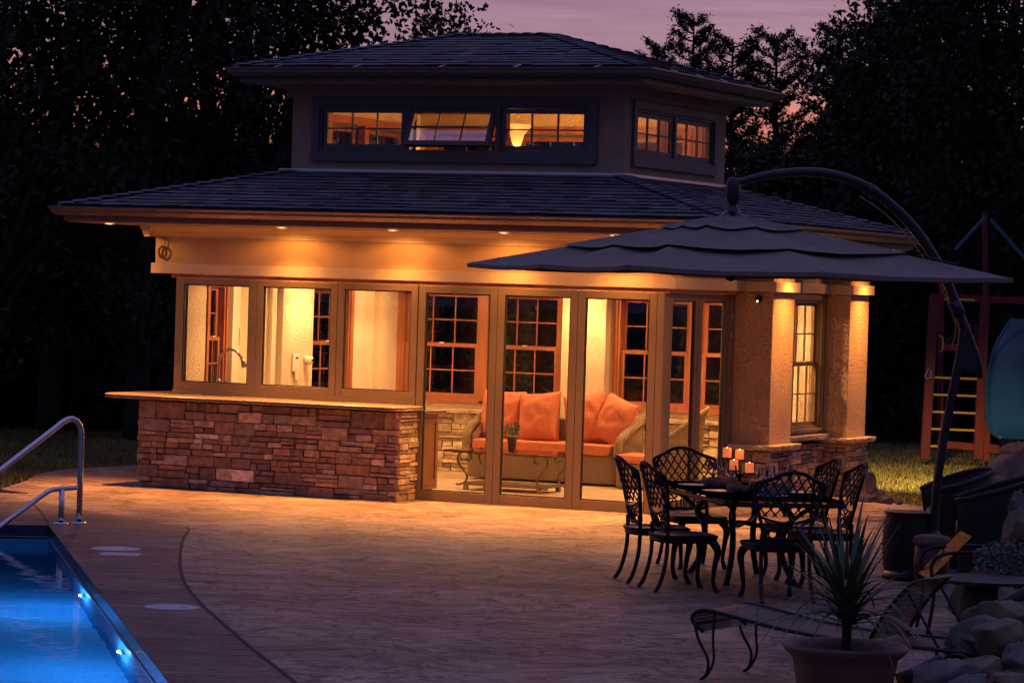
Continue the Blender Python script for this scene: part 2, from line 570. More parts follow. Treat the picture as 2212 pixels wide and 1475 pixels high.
class MB:
    """collects shapes, then links them as one mesh object"""

    def __init__(self, mtx=None):
        self.v, self.f, self.c, self.m = [], [], [], mtx
        self.tint = None

    def add(self, verts, faces, tint=None):
        o = len(self.v)
        if self.m is not None:
            verts = [self.m @ Vector(p) for p in verts]
        self.v += [tuple(p) for p in verts]
        self.f += [tuple(i+o for i in f) for f in faces]
        self.c += [tint or self.tint or (1, 1, 1)]*len(faces)
        return self

    def box(self, x0, x1, y0, y1, z0, z1, tint=None):
        return self.add([(x0, y0, z0), (x1, y0, z0), (x1, y1, z0), (x0, y1, z0), (x0, y0, z1), (x1, y0, z1), (x1, y1, z1), (x0, y1, z1)],
                        [(0, 3, 2, 1), (4, 5, 6, 7), (0, 1, 5, 4), (1, 2, 6, 5), (2, 3, 7, 6), (3, 0, 4, 7)], tint)

    def bar(self, p, q, w, h, up=(0, 0, 1), w2=None, h2=None):
        p, q = Vector(p), Vector(q)
        d = (q-p).normalized()
        u = Vector(up)
        if abs(d.dot(u)) > .98:
            u = Vector((1, 0, 0))
        s = d.cross(u).normalized()
        u = s.cross(d)
        w2, h2 = w2 or w, h2 or h
        vs = []
        for c, a, b in ((p, w/2, h/2), (q, w2/2, h2/2)):
            vs += [c-s*a-u*b, c+s*a-u*b, c+s*a+u*b, c-s*a+u*b]
        return self.add(vs, [(0, 1, 2, 3), (7, 6, 5, 4), (0, 4, 5, 1), (1, 5, 6, 2), (2, 6, 7, 3), (3, 7, 4, 0)])

    def tube(self, pts, r, n=8, caps=True, closed=False, flat=1.0):
        pts = [Vector(p) for p in pts]
        rs = r if isinstance(r, (list, tuple)) else [r]*len(pts)
        k = len(pts)
        prev = None
        vs, fs = [], []
        for i, p in enumerate(pts):
            if closed:
                d = (pts[(i+1) % k]-pts[i-1]).normalized()
            else:
                d = (pts[min(i+1, k-1)]-pts[max(i-1, 0)]).normalized()
            if prev is None:
                u = Vector((0, 0, 1)) if abs(d.z) < .9 else Vector((1, 0, 0))
                u = (u-d*u.dot(d)).normalized()
            else:
                u = (prev-d*prev.dot(d)).normalized()
            prev = u
            s = d.cross(u)
            for j in range(n):
                a = 2*PI*j/n
                vs.append(p+u*(math.cos(a)*rs[i])+s*(math.sin(a)*rs[i]*flat))
        for i in range(k if closed else k-1):
            for j in range(n):
                a, b = i*n+j, i*n+(j+1) % n
                c, d2 = ((i+1) % k)*n+(j+1) % n, ((i+1) % k)*n+j
                fs.append((a, b, c, d2))
        if caps and not closed:
            fs.append(tuple(range(n-1, -1, -1)))
            fs.append(tuple((k-1)*n+j for j in range(n)))
        return self.add(vs, fs)

    def lathe(self, prof, n=24, c=(0, 0, 0), caps=True):
        vs, fs = [], []
        for r, z in prof:
            for j in range(n):
                a = 2*PI*j/n
                vs.append((c[0]+r*math.cos(a), c[1]+r*math.sin(a), c[2]+z))
        for i in range(len(prof)-1):
            for j in range(n):
                fs.append((i*n+j, i*n+(j+1) % n, (i+1)*n+(j+1) % n, (i+1)*n+j))
        if caps:
            if prof[0][0] > 1e-4:
                fs.append(tuple(range(n-1, -1, -1)))
            if prof[-1][0] > 1e-4:
                fs.append(tuple((len(prof)-1)*n+j for j in range(n)))
        return self.add(vs, fs)

    def prism(self, poly, z0, z1):
        """poly: list of (x, y), extruded from z0 to z1"""
        k = len(poly)
        vs = [(x, y, z0) for x, y in poly]+[(x, y, z1) for x, y in poly]
        fs = [tuple(range(k-1, -1, -1)), tuple(range(k, 2*k))]
        fs += [(i, (i+1) % k, k+(i+1) % k, k+i) for i in range(k)]
        return self.add(vs, fs)

    def profile(self, poly, p, q, out, up=(0, 0, 1)):
        """2-D profile (out, up) swept from p to q"""
        p, q, o, u = Vector(p), Vector(q), Vector(out), Vector(up)
        k = len(poly)
        vs = [p+o*a+u*b for a, b in poly]+[q+o*a+u*b for a, b in poly]
        fs = [tuple(range(k)), tuple(range(2*k-1, k-1, -1))]
        fs += [(i, k+i, k+(i+1) % k, (i+1) % k) for i in range(k)]
        return self.add(vs, fs)

    def build(self, name, m, parent=None, smooth=False, bevel=0.0, loc=None, rotz=None, subsurf=0):
        me = bpy.data.meshes.new(name)
        me.from_pydata(self.v, [], self.f)
        me.materials.append(M[m] if isinstance(m, str) else m)
        if any(c != (1, 1, 1) for c in self.c):
            a = me.color_attributes.new('tint', 'FLOAT_COLOR', 'CORNER')
            data = []
            for f, c in zip(self.f, self.c):
                data += [c[0], c[1], c[2], 1.0]*len(f)
            a.data.foreach_set('color', data)
        if smooth:
            me.polygons.foreach_set('use_smooth', [True]*len(me.polygons))
        me.update()
        o = bpy.data.objects.new(name, me)
        col.objects.link(o)
        if parent:
            o.parent = parent
        if loc:
            o.location = loc
        if rotz is not None:
            o.rotation_euler = (0, 0, rotz)
        if bevel:
            b = o.modifiers.new('bevel', 'BEVEL')
            b.width = bevel
            b.segments = 2
            b.limit_method = 'ANGLE'
        if subsurf:
            b = o.modifiers.new('sub', 'SUBSURF')
            b.levels = b.render_levels = subsurf
        return o


def quads(name, V, m, parent=None, per=4):
    """fast mesh of separate polygons, V is (n, per, 3)"""
    V = np.asarray(V, dtype=np.float32)
    n = V.shape[0]
    me = bpy.data.meshes.new(name)
    me.vertices.add(n*per)
    me.vertices.foreach_set('co', V.reshape(-1))
    me.loops.add(n*per)
    me.loops.foreach_set('vertex_index', np.arange(n*per, dtype=np.int32))
    me.polygons.add(n)
    me.polygons.foreach_set('loop_start', np.arange(n, dtype=np.int32)*per)
    me.polygons.foreach_set('loop_total', np.full(n, per, dtype=np.int32))
    me.materials.append(M[m])
    me.update(calc_edges=True)
    o = bpy.data.objects.new(name, me)
    col.objects.link(o)
    if parent:
        o.parent = parent
    return o


def tag(o, label=None, cat=None, group=None, kind=None):
    if label:
        o['label'] = label
    if cat:
        o['category'] = cat
    if group:
        o['group'] = group
    if kind:
        o['kind'] = kind
    return o


def thing(name, label, cat, loc=(0, 0, 0), rotz=0, group=None):
    o = bpy.data.objects.new(name, None)
    o.empty_display_size = .2
    col.objects.link(o)
    o.location = loc
    o.rotation_euler = (0, 0, rotz)
    return tag(o, label, cat, group)


def copy_tree(o, parent=None):
    c = o.copy()
    col.objects.link(c)
    if parent:
        c.parent = parent
    for ch in list(o.children):
        copy_tree(ch, c)
    return c


def sheet(name, outer, m, z, holes=(), parent=None, kind='structure'):
    loops = [[Vector((p[0], p[1], 0)) for p in outer]]+[[Vector((p[0], p[1], 0)) for p in h] for h in holes]
    tris = tessellate_polygon(loops)
    pts = [p for l in loops for p in l]
    mb = MB()
    fs = []
    for t in tris:
        a, b, c = [pts[i] for i in t]
        fs.append(tuple(t) if (b-a).cross(c-a).z > 0 else tuple(reversed(t)))
    mb.add([(p.x, p.y, z) for p in pts], fs)
    o = mb.build(name, m, parent)
    if kind:
        tag(o, kind=kind)
    return o


def smooth_curve(pts, n=6, closed=False):
    """Catmull-Rom through points"""
    P = [Vector(p) for p in pts]
    k = len(P)
    res = []
    for i in range(k if closed else k-1):
        g = (lambda j: P[j % k]) if closed else (lambda j: P[max(0, min(k-1, j))])
        a, b, c, d = g(i-1), g(i), g(i+1), g(i+2)
        for s in range(n):
            t = s/n
            res.append(.5*((2*b)+(c-a)*t+(2*a-5*b+4*c-d)*t*t+(3*b-a-3*c+d)*t**3))
    if not closed:
        res.append(P[-1])
    return res


def lamp(kind, loc, energy, color, parent=None, target=None, angle=90, blend=.5, radius=.03, name='lamp_light', size=.2):
    d = bpy.data.lights.new(name, kind)
    d.energy = energy
    d.color = color
    if kind == 'SPOT':
        d.spot_size = math.radians(angle)
        d.spot_blend = blend
        d.shadow_soft_size = radius
    elif kind == 'POINT':
        d.shadow_soft_size = radius
    else:
        d.size = size
    o = bpy.data.objects.new(name, d)
    col.objects.link(o)
    o.location = loc
    if target is not None:
        dv = Vector(target)-Vector(loc)
        o.rotation_euler = dv.to_track_quat('-Z', 'Y').to_euler()
    if parent:
        o.parent = parent
    return o


WARM = (1.0, .37, .075)
WARM_IN = (1.0, .50, .195)


def aty(px, py, y):
    r = ray(px, py)
    return CAM+r*((y-CAM.y)/r.y)

# ------------------------------------------------------------------ ground, patio, pool
P0 = Vector((-3.72, -6.22, 0))
PE = Vector((.588, -.809, 0)).normalized()     # along the long right-hand edge
PN = Vector((-.809, -.588, 0)).normalized()    # across the pool
PLEN, PWID = 17.0, 7.0


def pw(a, b, z=0.0):
    p = P0+PE*a+PN*b
    return (p.x, p.y, z)


pool = [pw(0, 0), pw(PLEN, 0), pw(PLEN, PWID), pw(0, PWID)]
big = [(-400, -300), (400, -300), (400, 500), (-400, 500)]
patio_out = [(-15, -4.5), at(-60, 1062)[:2], at(0, 1055)[:2], at(50, 1040)[:2], at(90, 1022)[:2], at(160, 1012)[:2],
             at(300, 1004)[:2], (-8.4, 4.2), (-6.6, 5.9), (.2, 5.9), (.75, 5.6), (.95, 4.9), at(1885, 1078)[:2],
             at(1950, 1087)[:2], at(2010, 1096)[:2], (3.6, 2.2), (6.5, .2), (9.5, -3), (13, -8), (16, -18), (16, -42),
             (-6, -42), (-18, -26), (-22, -14)]
patio_pts = [tuple(p)[:2] for p in smooth_curve([Vector((a[0], a[1], 0)) for a in patio_out], 4, True)]
sheet('lawn', big, 'lawn', -.045, [[p[:2] for p in pool]])
sheet('patio', patio_pts, 'patio', 0.0, [[p[:2] for p in pool]])
# slab edge of the patio, so that it has a thickness over the lawn
mb = MB()
k = len(patio_pts)
for i in range(k):
    a, b = patio_pts[i], patio_pts[(i+1) % k]
    mb.add([(a[0], a[1], -.045), (b[0], b[1], -.045), (b[0], b[1], 0), (a[0], a[1], 0)], [(3, 2, 1, 0)])
tag(mb.build('patio_edge', 'patio'), kind='structure')

jc = [at(402, 1139), at(408, 1146), at(396, 1165), at(389, 1200), at(391, 1235), at(404, 1268), at(436, 1307),
      at(480, 1346), at(540, 1398), at(590, 1437), at(640, 1477), at(720, 1540), at(900, 1680)]
jc = smooth_curve(jc, 6)
jl = smooth_curve([at(62, 1083), at(85, 1102), at(97, 1120), at(105, 1134)], 5)
cop = [tuple(p)[:2] for p in jc]+[pw(PLEN+2.5, -3)[:2], pw(PLEN+2.5, PWID+1.5)[:2], pw(-1.6, PWID+1.5)[:2]]+[tuple(jl[0])[:2]]
sheet('pool_coping', cop, 'coping', .004, [[p[:2] for p in pool]])


def strip(pts, w, z, name, m):
    mb = MB()
    vs = []
    for i, p in enumerate(pts):
        d = (pts[min(i+1, len(pts)-1)]-pts[max(i-1, 0)])
        s = Vector((-d.y, d.x, 0)).normalized()*w/2
        vs += [(p.x-s.x, p.y-s.y, z), (p.x+s.x, p.y+s.y, z)]
    mb.add(vs, [(2*i, 2*i+2, 2*i+3, 2*i+1) for i in range(len(pts)-1)])
    return tag(mb.build(name, m), kind='structure')


strip(jc, .028, .008, 'expansion_joint', 'joint')
strip(jl, .02, .008, 'expansion_joint', 'joint')
# straight saw cuts across the slabs
for a, b in (((660, 1245), (1900, 1288)), ((400, 1155), (1560, 1168)), ((1280, 1170), (1900, 1205))):
    strip([at(*a), at(*b)], .02, .0045, 'saw_cut', 'joint')

# pool: basin, tile band, coping nose, water
pool_t = thing('swimming_pool', 'long blue lit swimming pool at the left edge of the patio', 'swimming pool')
mb = MB()
PD = -1.7
c0, c1, c2, c3 = pw(0, 0), pw(PLEN, 0), pw(PLEN, PWID), pw(0, PWID)


def wall(mb, a, b, z0, z1):
    mb.add([(a[0], a[1], z0), (b[0], b[1], z0), (b[0], b[1], z1), (a[0], a[1], z1)], [(0, 1, 2, 3)])


for a, b in ((c0, c1), (c1, c2), (c2, c3), (c3, c0)):
    wall(mb, a, b, PD, -.22)
mb.add([(c[0], c[1], PD) for c in (c0, c1, c2, c3)], [(0, 1, 2, 3)])
mb.build('basin', 'basin', pool_t)
mb = MB()
for a, b in ((c0, c1), (c1, c2), (c2, c3), (c3, c0)):
    wall(mb, a, b, -.22, -.002)
mb.build('tile_band', 'pooltile', pool_t)
# pale bead added to stand for the reflected highlight along the waterline
mb = MB()
ins = .006
q = [pw(ins, ins), pw(PLEN-ins, ins), pw(PLEN-ins, PWID-ins), pw(ins, PWID-ins)]
for i in range(4):
    a, b = Vector(q[i]), Vector(q[(i+1) % 4])
    mb.tube([a+Vector((0, 0, -.108)), b+Vector((0, 0, -.108))], .006, 6)
mb.build('waterline_glint', mat('waterline glint', (.16, .26, .42), .2), pool_t)
mb = MB()
mb.add([(c[0], c[1], -.12) for c in (c0, c1, c2, c3)], [(3, 2, 1, 0)])
tag(mb.build('pool_water', 'water'), kind='structure')
# underwater lamps in the right-hand wall
for a in (4.9, 8.7, 12.9):
    zz = -.62
    c = Vector(pw(a, 0, zz))
    mb = MB(Matrix.Translation(c) @ PN.to_track_quat('Z', 'Y').to_matrix().to_4x4())
    mb.lathe([(.10, 0), (.10, .02), (.08, .03), (.07, .018)], 20, caps=False)
    ring = mb.build('pool_light', 'white', pool_t)
    mb = MB(Matrix.Translation(c+PN*.018) @ PN.to_track_quat('Z', 'Y').to_matrix().to_4x4())
    mb.lathe([(.07, 0), (.05, .022), (.0, .032)], 16)
    mb.build('lens', 'poollens', ring)
    lamp('POINT', c+PN*.16, 80, (.10, .50, 1), pool_t, radius=0, name='pool_lamp')
# vacuum hose / ladder highlight stays out: steps at the far corner
mb = MB()
for i in range(3):
    a, b = .001, 1.1-.32*i
    mb.prism([pw(.003, PWID-.003)[:2], pw(.003, PWID-3.2)[:2], pw(b, PWID-3.2)[:2], pw(b, PWID-.003)[:2]], PD+.002, PD+.28*(i+1)+.02)
mb.build('entry_step', 'basin', pool_t)

# deck lids
for nm, (px, py), r, lb in (('skimmer_lid', (250, 1187), .205, 'round pale lid in the pool deck beside the square plate'),
                            ('skimmer_lid', (372, 1313), .19, 'round pale lid alone between the pool edge and the curved joint')):
    mb = MB()
    mb.lathe([(r+.012, 0), (r+.012, .006), (r, .008), (r-.01, .006), (0, .007)], 40)
    mb.tube([(r*.5, -.03, .008), (r*.5, .03, .008)], .006, 6)
    p = at(px, py)
    tag(mb.build(nm, 'lid', loc=(p.x, p.y, .0045)), lb, 'deck lid')
mb = MB(Matrix.Rotation(math.atan2(CR.y, CR.x), 4, 'Z'))
mb.box(-.165, .165, -.15, .15, 0, .007).box(-.14, .14, -.125, .125, .007, .009)
p = at(259, 1199)
tag(mb.build('deck_plate', 'lid', loc=(p.x, p.y, .0045)), 'pale square plate set in the pool deck beside a round lid', 'deck lid')

# stainless hand rail
hr = thing('pool_handrail', 'shiny stainless steel handrail bending down into the pool', 'handrail', (-3.67, -5.76, .004))
D = (PN+PE*.6).normalized()


def hp(t, z):
    return Vector((D.x*t, D.y*t, z))


top = [hp(0, 0), hp(0, .5), hp(0, .84)]+smooth_curve([hp(0, .88), hp(.035, .96), hp(.11, 1.005), hp(.20, .985), hp(.30, .92)], 5)[1:]
top += [hp(.95, .50), hp(1.6, .08), hp(2.0, -.18)]+smooth_curve([hp(2.05, -.21), hp(2.12, -.30), hp(2.14, -.45)], 4)[1:]+[hp(2.14, -1.2)]
MB().tube(top, .0285, 14).build('grab_tube', 'steel', hr, True)
low = smooth_curve([hp(.02, .34), hp(.22, .335), hp(.34, .32), hp(.44, .27), hp(.62, .16)], 5)+[hp(.95, -.035), hp(1.35, -.30), hp(1.7, -.52)]
MB().tube(low, .024, 12).build('lower_tube', 'steel', hr, True)
MB().tube([hp(.21, 0), hp(.21, .33)], .0285, 14).build('post', 'steel', hr, True)
for t in (0, .21):
    mb = MB(Matrix.Translation(hp(t, 0)))
    mb.lathe([(.075, 0), (.075, .008), (.05, .018), (.032, .02)], 24, caps=False)
    mb.build('escutcheon', 'steel', hr, True)

# ------------------------------------------------------------------ pool house
ph = thing('pool_house', 'lamp-lit pool house with folding glass doors, stone bar and shingled clerestory roof', 'pool house')
ZC = 3.0        # soffit
EX0, EX1, EY0, EY1, EZ = -7.38, 1.13, -.70, 5.95, 3.175      # gutter line of the lower roof
TX0, TX1, TY0, TY1 = -5.24, -1.0, 1.22, 4.42            # clerestory walls
TZ0, TZ1 = 3.695, 4.72


def shingle_side(mb, e0, e1, t0, t1, courses, nrm):
    """one roof plane from eave corners e0,e1 up to t0,t1, laid as lapped tabs"""
    e0, e1, t0, t1 = map(Vector, (e0, e1, t0, t1))
    for c in range(courses):
        a, b = c/courses, min(1, (c+1.12)/courses)
        l0, r0 = e0.lerp(t0, a), e1.lerp(t1, a)
        l1, r1 = e0.lerp(t0, b), e1.lerp(t1, b)
        wd = (r0-l0).length
        if wd < .05:
            continue
        u = (r0-l0).normalized()
        x = -random.random()*.3
        while x < wd:
            w = random.uniform(.11, .30)
            xa, xb = max(0, x), min(wd, x+w-.004)
            x += w
            if xb-xa < .02:
                continue
            # the ends of the upper edge follow the hips
            def up(xx):
                base = l0+u*xx
                q = (l1-l0).dot(u)
                q2 = (r1-r0).dot(u)
                xu = min(max(xx, q), wd+q2)
                s = (l1-l0)-u*q
                return l0+u*xu+s
            lift = .010+random.choice((0, 0, .006))+random.random()*.004
            p0, p1, p2, p3 = l0+u*xa, l0+u*xb, up(xb), up(xa)
            n = nrm
            g = random.uniform(.6, 1.2)
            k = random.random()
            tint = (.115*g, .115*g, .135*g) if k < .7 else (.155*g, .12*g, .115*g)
            vs = [p0+n*lift, p1+n*lift, p2+n*.002, p3+n*.002, p0-n*.01, p1-n*.01, p2-n*.01, p3-n*.01]
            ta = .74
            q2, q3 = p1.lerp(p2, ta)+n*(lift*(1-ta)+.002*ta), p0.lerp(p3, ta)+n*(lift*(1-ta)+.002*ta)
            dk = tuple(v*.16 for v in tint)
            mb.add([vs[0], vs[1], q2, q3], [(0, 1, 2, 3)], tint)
            mb.add([q3, q2, vs[2], vs[3]], [(0, 1, 2, 3)], dk)      # dark band painted in for the shadow under the next butt
            mb.add(vs, [(4, 5, 1, 0)], dk)  # butt face darkened in its tint to stand for shade
            mb.add(vs, [(5, 6, 2, 1), (7, 4, 0, 3)], tint)


def hip_caps(mb, a, b):
    a, b = Vector(a), Vector(b)
    L_ = (b-a).length
    n = int(L_/.16)
    d = (b-a)/L_
    s = d.cross(Vector((0, 0, 1))).normalized()
    u = s.cross(d)
    for i in range(n):
        p = a+d*(L_*i/n)
        q = a+d*(L_*(i+1.25)/n)
        g = random.uniform(.6, 1.4)
        lo, hi = .034, .012
        vs = [p-s*.13-u*.022+u*lo, p+u*lo, p+s*.13-u*.022+u*lo, q-s*.13-u*.022+u*hi, q+u*hi, q+s*.13-u*.022+u*hi,
              p-s*.13-u*.04, p+s*.13-u*.04]
        mb.add(vs, [(0, 1, 4, 3), (1, 2, 5, 4), (6, 1, 0), (6, 7, 1), (7, 2, 1)], (.115*g, .112*g, .14*g))


def roof(name, ex0, ex1, ey0, ey1, ez, tx0, tx1, ty0, ty1, tz, courses, caps=True):
    mb = MB()
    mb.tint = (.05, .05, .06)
    E_ = [(ex0, ey0, ez), (ex1, ey0, ez), (ex1, ey1, ez), (ex0, ey1, ez)]
    T_ = [(tx0, ty0, tz), (tx1, ty0, tz), (tx1, ty1, tz), (tx0, ty1, tz)]
    for i in range(4):
        j = (i+1) % 4
        a, b, c, d = Vector(E_[i]), Vector(E_[j]), Vector(T_[j]), Vector(T_[i])
        n = (b-a).cross(d-a)
        if n.length < 1e-6:
            n = (b-a).cross(c-a)
        n.normalize()
        if n.z < 0:
            n = -n
        vs = [p-n*.012 for p in (a, b, c, d)]
        mb.add(vs, [(0, 1, 2, 3)])
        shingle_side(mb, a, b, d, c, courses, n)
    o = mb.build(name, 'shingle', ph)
    if caps:
        runs = [(E_[i], T_[i]) for i in range(4)]
        if abs(ty1-ty0) < .05 and tx1-tx0 > .1:
            runs.append((T_[0], T_[1]))
        for a, b in runs:
            mb = MB()
            hip_caps(mb, a, b)
            mb.build('hip_cap', 'shingle', o)
    return o


def ring_profile(name, prof, x0, x1, y0, y1, z, m, inner=None):
    """closed moulding running round a rectangle with mitred corners; prof = (outward, up)"""
    mb = MB()
    k = len(prof)
    vs = []
    for sx, sy in ((-1, -1), (1, -1), (1, 1), (-1, 1)):
        for a, b in prof:
            vs.append(((x0-a) if sx < 0 else (x1+a), (y0-a) if sy < 0 else (y1+a), z+b))
    fs = []
    for c in range(4):
        d = (c+1) % 4
        for i in range(k):
            j = (i+1) % k
            fs.append((c*k+i, d*k+i, d*k+j, c*k+j))
    mb.add(vs, fs)
    return mb.build(name, m, ph)


# lower roof, gutter, fascia, soffit
GUT = [(0, 0), (0, -.015), (-.02, -.03), (-.028, -.06), (-.06, -.085), (-.075, -.10), (-.13, -.10), (-.13, .0), (-.12, .0), (-.12, -.085),
       (-.075, -.085), (-.02, -.02), (-.02, 0)]
roof('lower_roof', EX0+.10, EX1-.10, EY0+.10, EY1-.10, EZ+.022, TX0, TX1, TY0, TY1, TZ0, 12)
ring_profile('gutter', GUT, EX0, EX1, EY0, EY1, EZ, 'gutter')
ring_profile('fascia', [(0, .02), (0, -.16), (-.03, -.16), (-.03, .02)], EX0+.145, EX1-.145, EY0+.145, EY1-.145, EZ, 'fascia')
mb = MB()
fx0, fx1, fy0, fy1 = EX0+.176, EX1-.176, EY0+.176, EY1-.176
for r in ((fx0, fx1, fy0, 0), (fx0, fx1, 5.4, fy1), (fx0, -6.0, 0, 5.4), (.02, fx1, 0, 5.4)):
    mb.box(r[0], r[1], r[2], r[3], ZC, ZC+.02)
mb.build('soffit', 'soffit', ph)

# clerestory roof (hipped to a short ridge)
UX0, UX1, UY0, UY1, UZ = TX0-.60, TX1+.56, TY0-.62, TY1+.62, 4.87
ryc = (UY0+UY1)/2
roof('upper_roof', UX0+.10, UX1-.10, UY0+.10, UY1-.10, UZ+.022, -3.88, -2.62, ryc, ryc+.01, 5.42, 12)
ring_profile('gutter', GUT, UX0, UX1, UY0, UY1, UZ, 'gutter')
ring_profile('fascia', [(0, .02), (0, -.17), (-.03, -.17), (-.03, .02)], UX0+.145, UX1-.145, UY0+.145, UY1-.145, UZ, 'fascia')
mb = MB()
mb.box(UX0+.176, UX1-.176, UY0+.176, TY0-.05, UZ-.17, UZ-.15).box(UX0+.176, UX1-.176, TY1+.05, UY1-.176, UZ-.17, UZ-.15)
mb.box(UX0+.176, TX0-.05, TY0-.05, TY1+.05, UZ-.17, UZ-.15).box(TX1+.05, UX1-.176, TY0-.05, TY1+.05, UZ-.17, UZ-.15)
mb.build('soffit', 'soffit', ph)
# cove under the upper soffit
ring_profile('crown_moulding', [(.0, -.14), (.03, -.12), (.05, -.07), (.11, -.03), (.13, 0), (-.02, 0), (-.02, -.14)], TX0, TX1, TY0, TY1, UZ-.172, 'stucco_up')
# bright gutter hanger clips on the upper gutter
for px in (621, 792, 975, 1130, 1295):
    x = -5.86+(px-503)/(1405-503)*(UX1-UX0)+.0
    mb = MB(Matrix.Translation((x, UY0, UZ)))
    mb.bar((0, -.004, .004), (.03, .12, .035), .026, .006)
    mb.build('gutter_clip', 'metalclip', ph)
for yy in (1.35, 2.15, 2.95, 3.75):
    mb = MB(Matrix.Translation((UX1, yy, UZ)))
    mb.bar((.004, 0, .004), (-.12, .03, .035), .026, .006)
    mb.build('gutter_clip', 'metalclip', ph)
mb = MB()
mb.bar((TX0-.15, TY0-.012, TZ0+.012), (TX1+.03, TY0-.012, TZ0+.012), .03, .03)
mb.bar((TX1+.012, TY0, TZ0+.012), (TX1+.012, TY1+.18, TZ0+.012), .03, .03)
mb.build('flashing', 'metalclip', ph)

# clerestory walls with openings
CW = .16
CZ0, CZ1 = 3.93, 4.47          # window opening in the clerestory


def wall_with_holes(mb, axis, c0, c1, a0, a1, z0, z1, holes):
    """wall slab; axis 'x' runs along x between a0..a1 with thickness c0..c1 in y"""
    def put(u0, u1, w0, w1):
        if u1-u0 < 1e-4 or w1-w0 < 1e-4:
            return
        if axis == 'x':
            mb.box(u0, u1, c0, c1, w0, w1)
        else:
            mb.box(c0, c1, u0, u1, w0, w1)
    holes = sorted(holes)
    u = a0
    for h0, h1, w0, w1 in holes:
        put(u, h0, z0, z1)
        put(h0, h1, z0, w0)
        put(h0, h1, w1, z1)
        u = h1
    put(u, a1, z0, z1)


fr_x0, fr_x1 = -5.30+.22, -1.0-.40
Fx0, Fx1 = -4.87, -1.42             # front strip of three windows
Sy0, Sy1 = 1.52, 3.98               # side strip of two windows
mb = MB()
wall_with_holes(mb, 'x', TY0, TY0+CW, TX0, TX1, 3.30, TZ1, [(Fx0, Fx1, CZ0, CZ1)])
wall_with_holes(mb, 'x', TY1-CW, TY1, TX0, TX1, 3.30, TZ1, [(Fx0, Fx1, CZ0-.12, CZ1-.16)])
wall_with_holes(mb, 'y', TX1-CW, TX1, TY0+CW, TY1-CW, 3.30, TZ1, [(Sy0, Sy1, CZ0, CZ1)])
wall_with_holes(mb, 'y', TX0, TX0+CW, TY0+CW, TY1-CW, 3.30, TZ1, [(Sy0, Sy1, CZ0-.12, CZ1-.16)])
mb.build('clerestory_wall', 'stucco_up', ph)
# inner lining of the clerestory in cream plaster, wall down to the room ceiling
LN = .012
mb = MB()
x0, x1, y0, y1 = TX0+CW+LN, TX1-CW-LN, TY0+CW+LN, TY1-CW-LN
for a in ((x0, x1, y0-LN+.002, y0, 0), (x0, x1, y1, y1+LN-.002, 1)):
    wall_with_holes(mb, 'x', a[2], a[3], a[0], a[1], 2.62, TZ1, [(Fx0, Fx1, CZ0-.12*a[4], CZ1-.16*a[4])])
for a in ((x0-LN+.002, x0, 1), (x1, x1+LN-.002, 0)):
    wall_with_holes(mb, 'y', a[0], a[1], y0, y1, 2.62, TZ1, [(Sy0, Sy1, CZ0-.12*a[2], CZ1-.16*a[2])])
mb.build('inner_wall', 'stucco_in', ph)
MB().box(TX0, TX1, TY0, TY1, TZ1, TZ1+.03).build('clerestory_ceiling', 'stucco_in', ph)


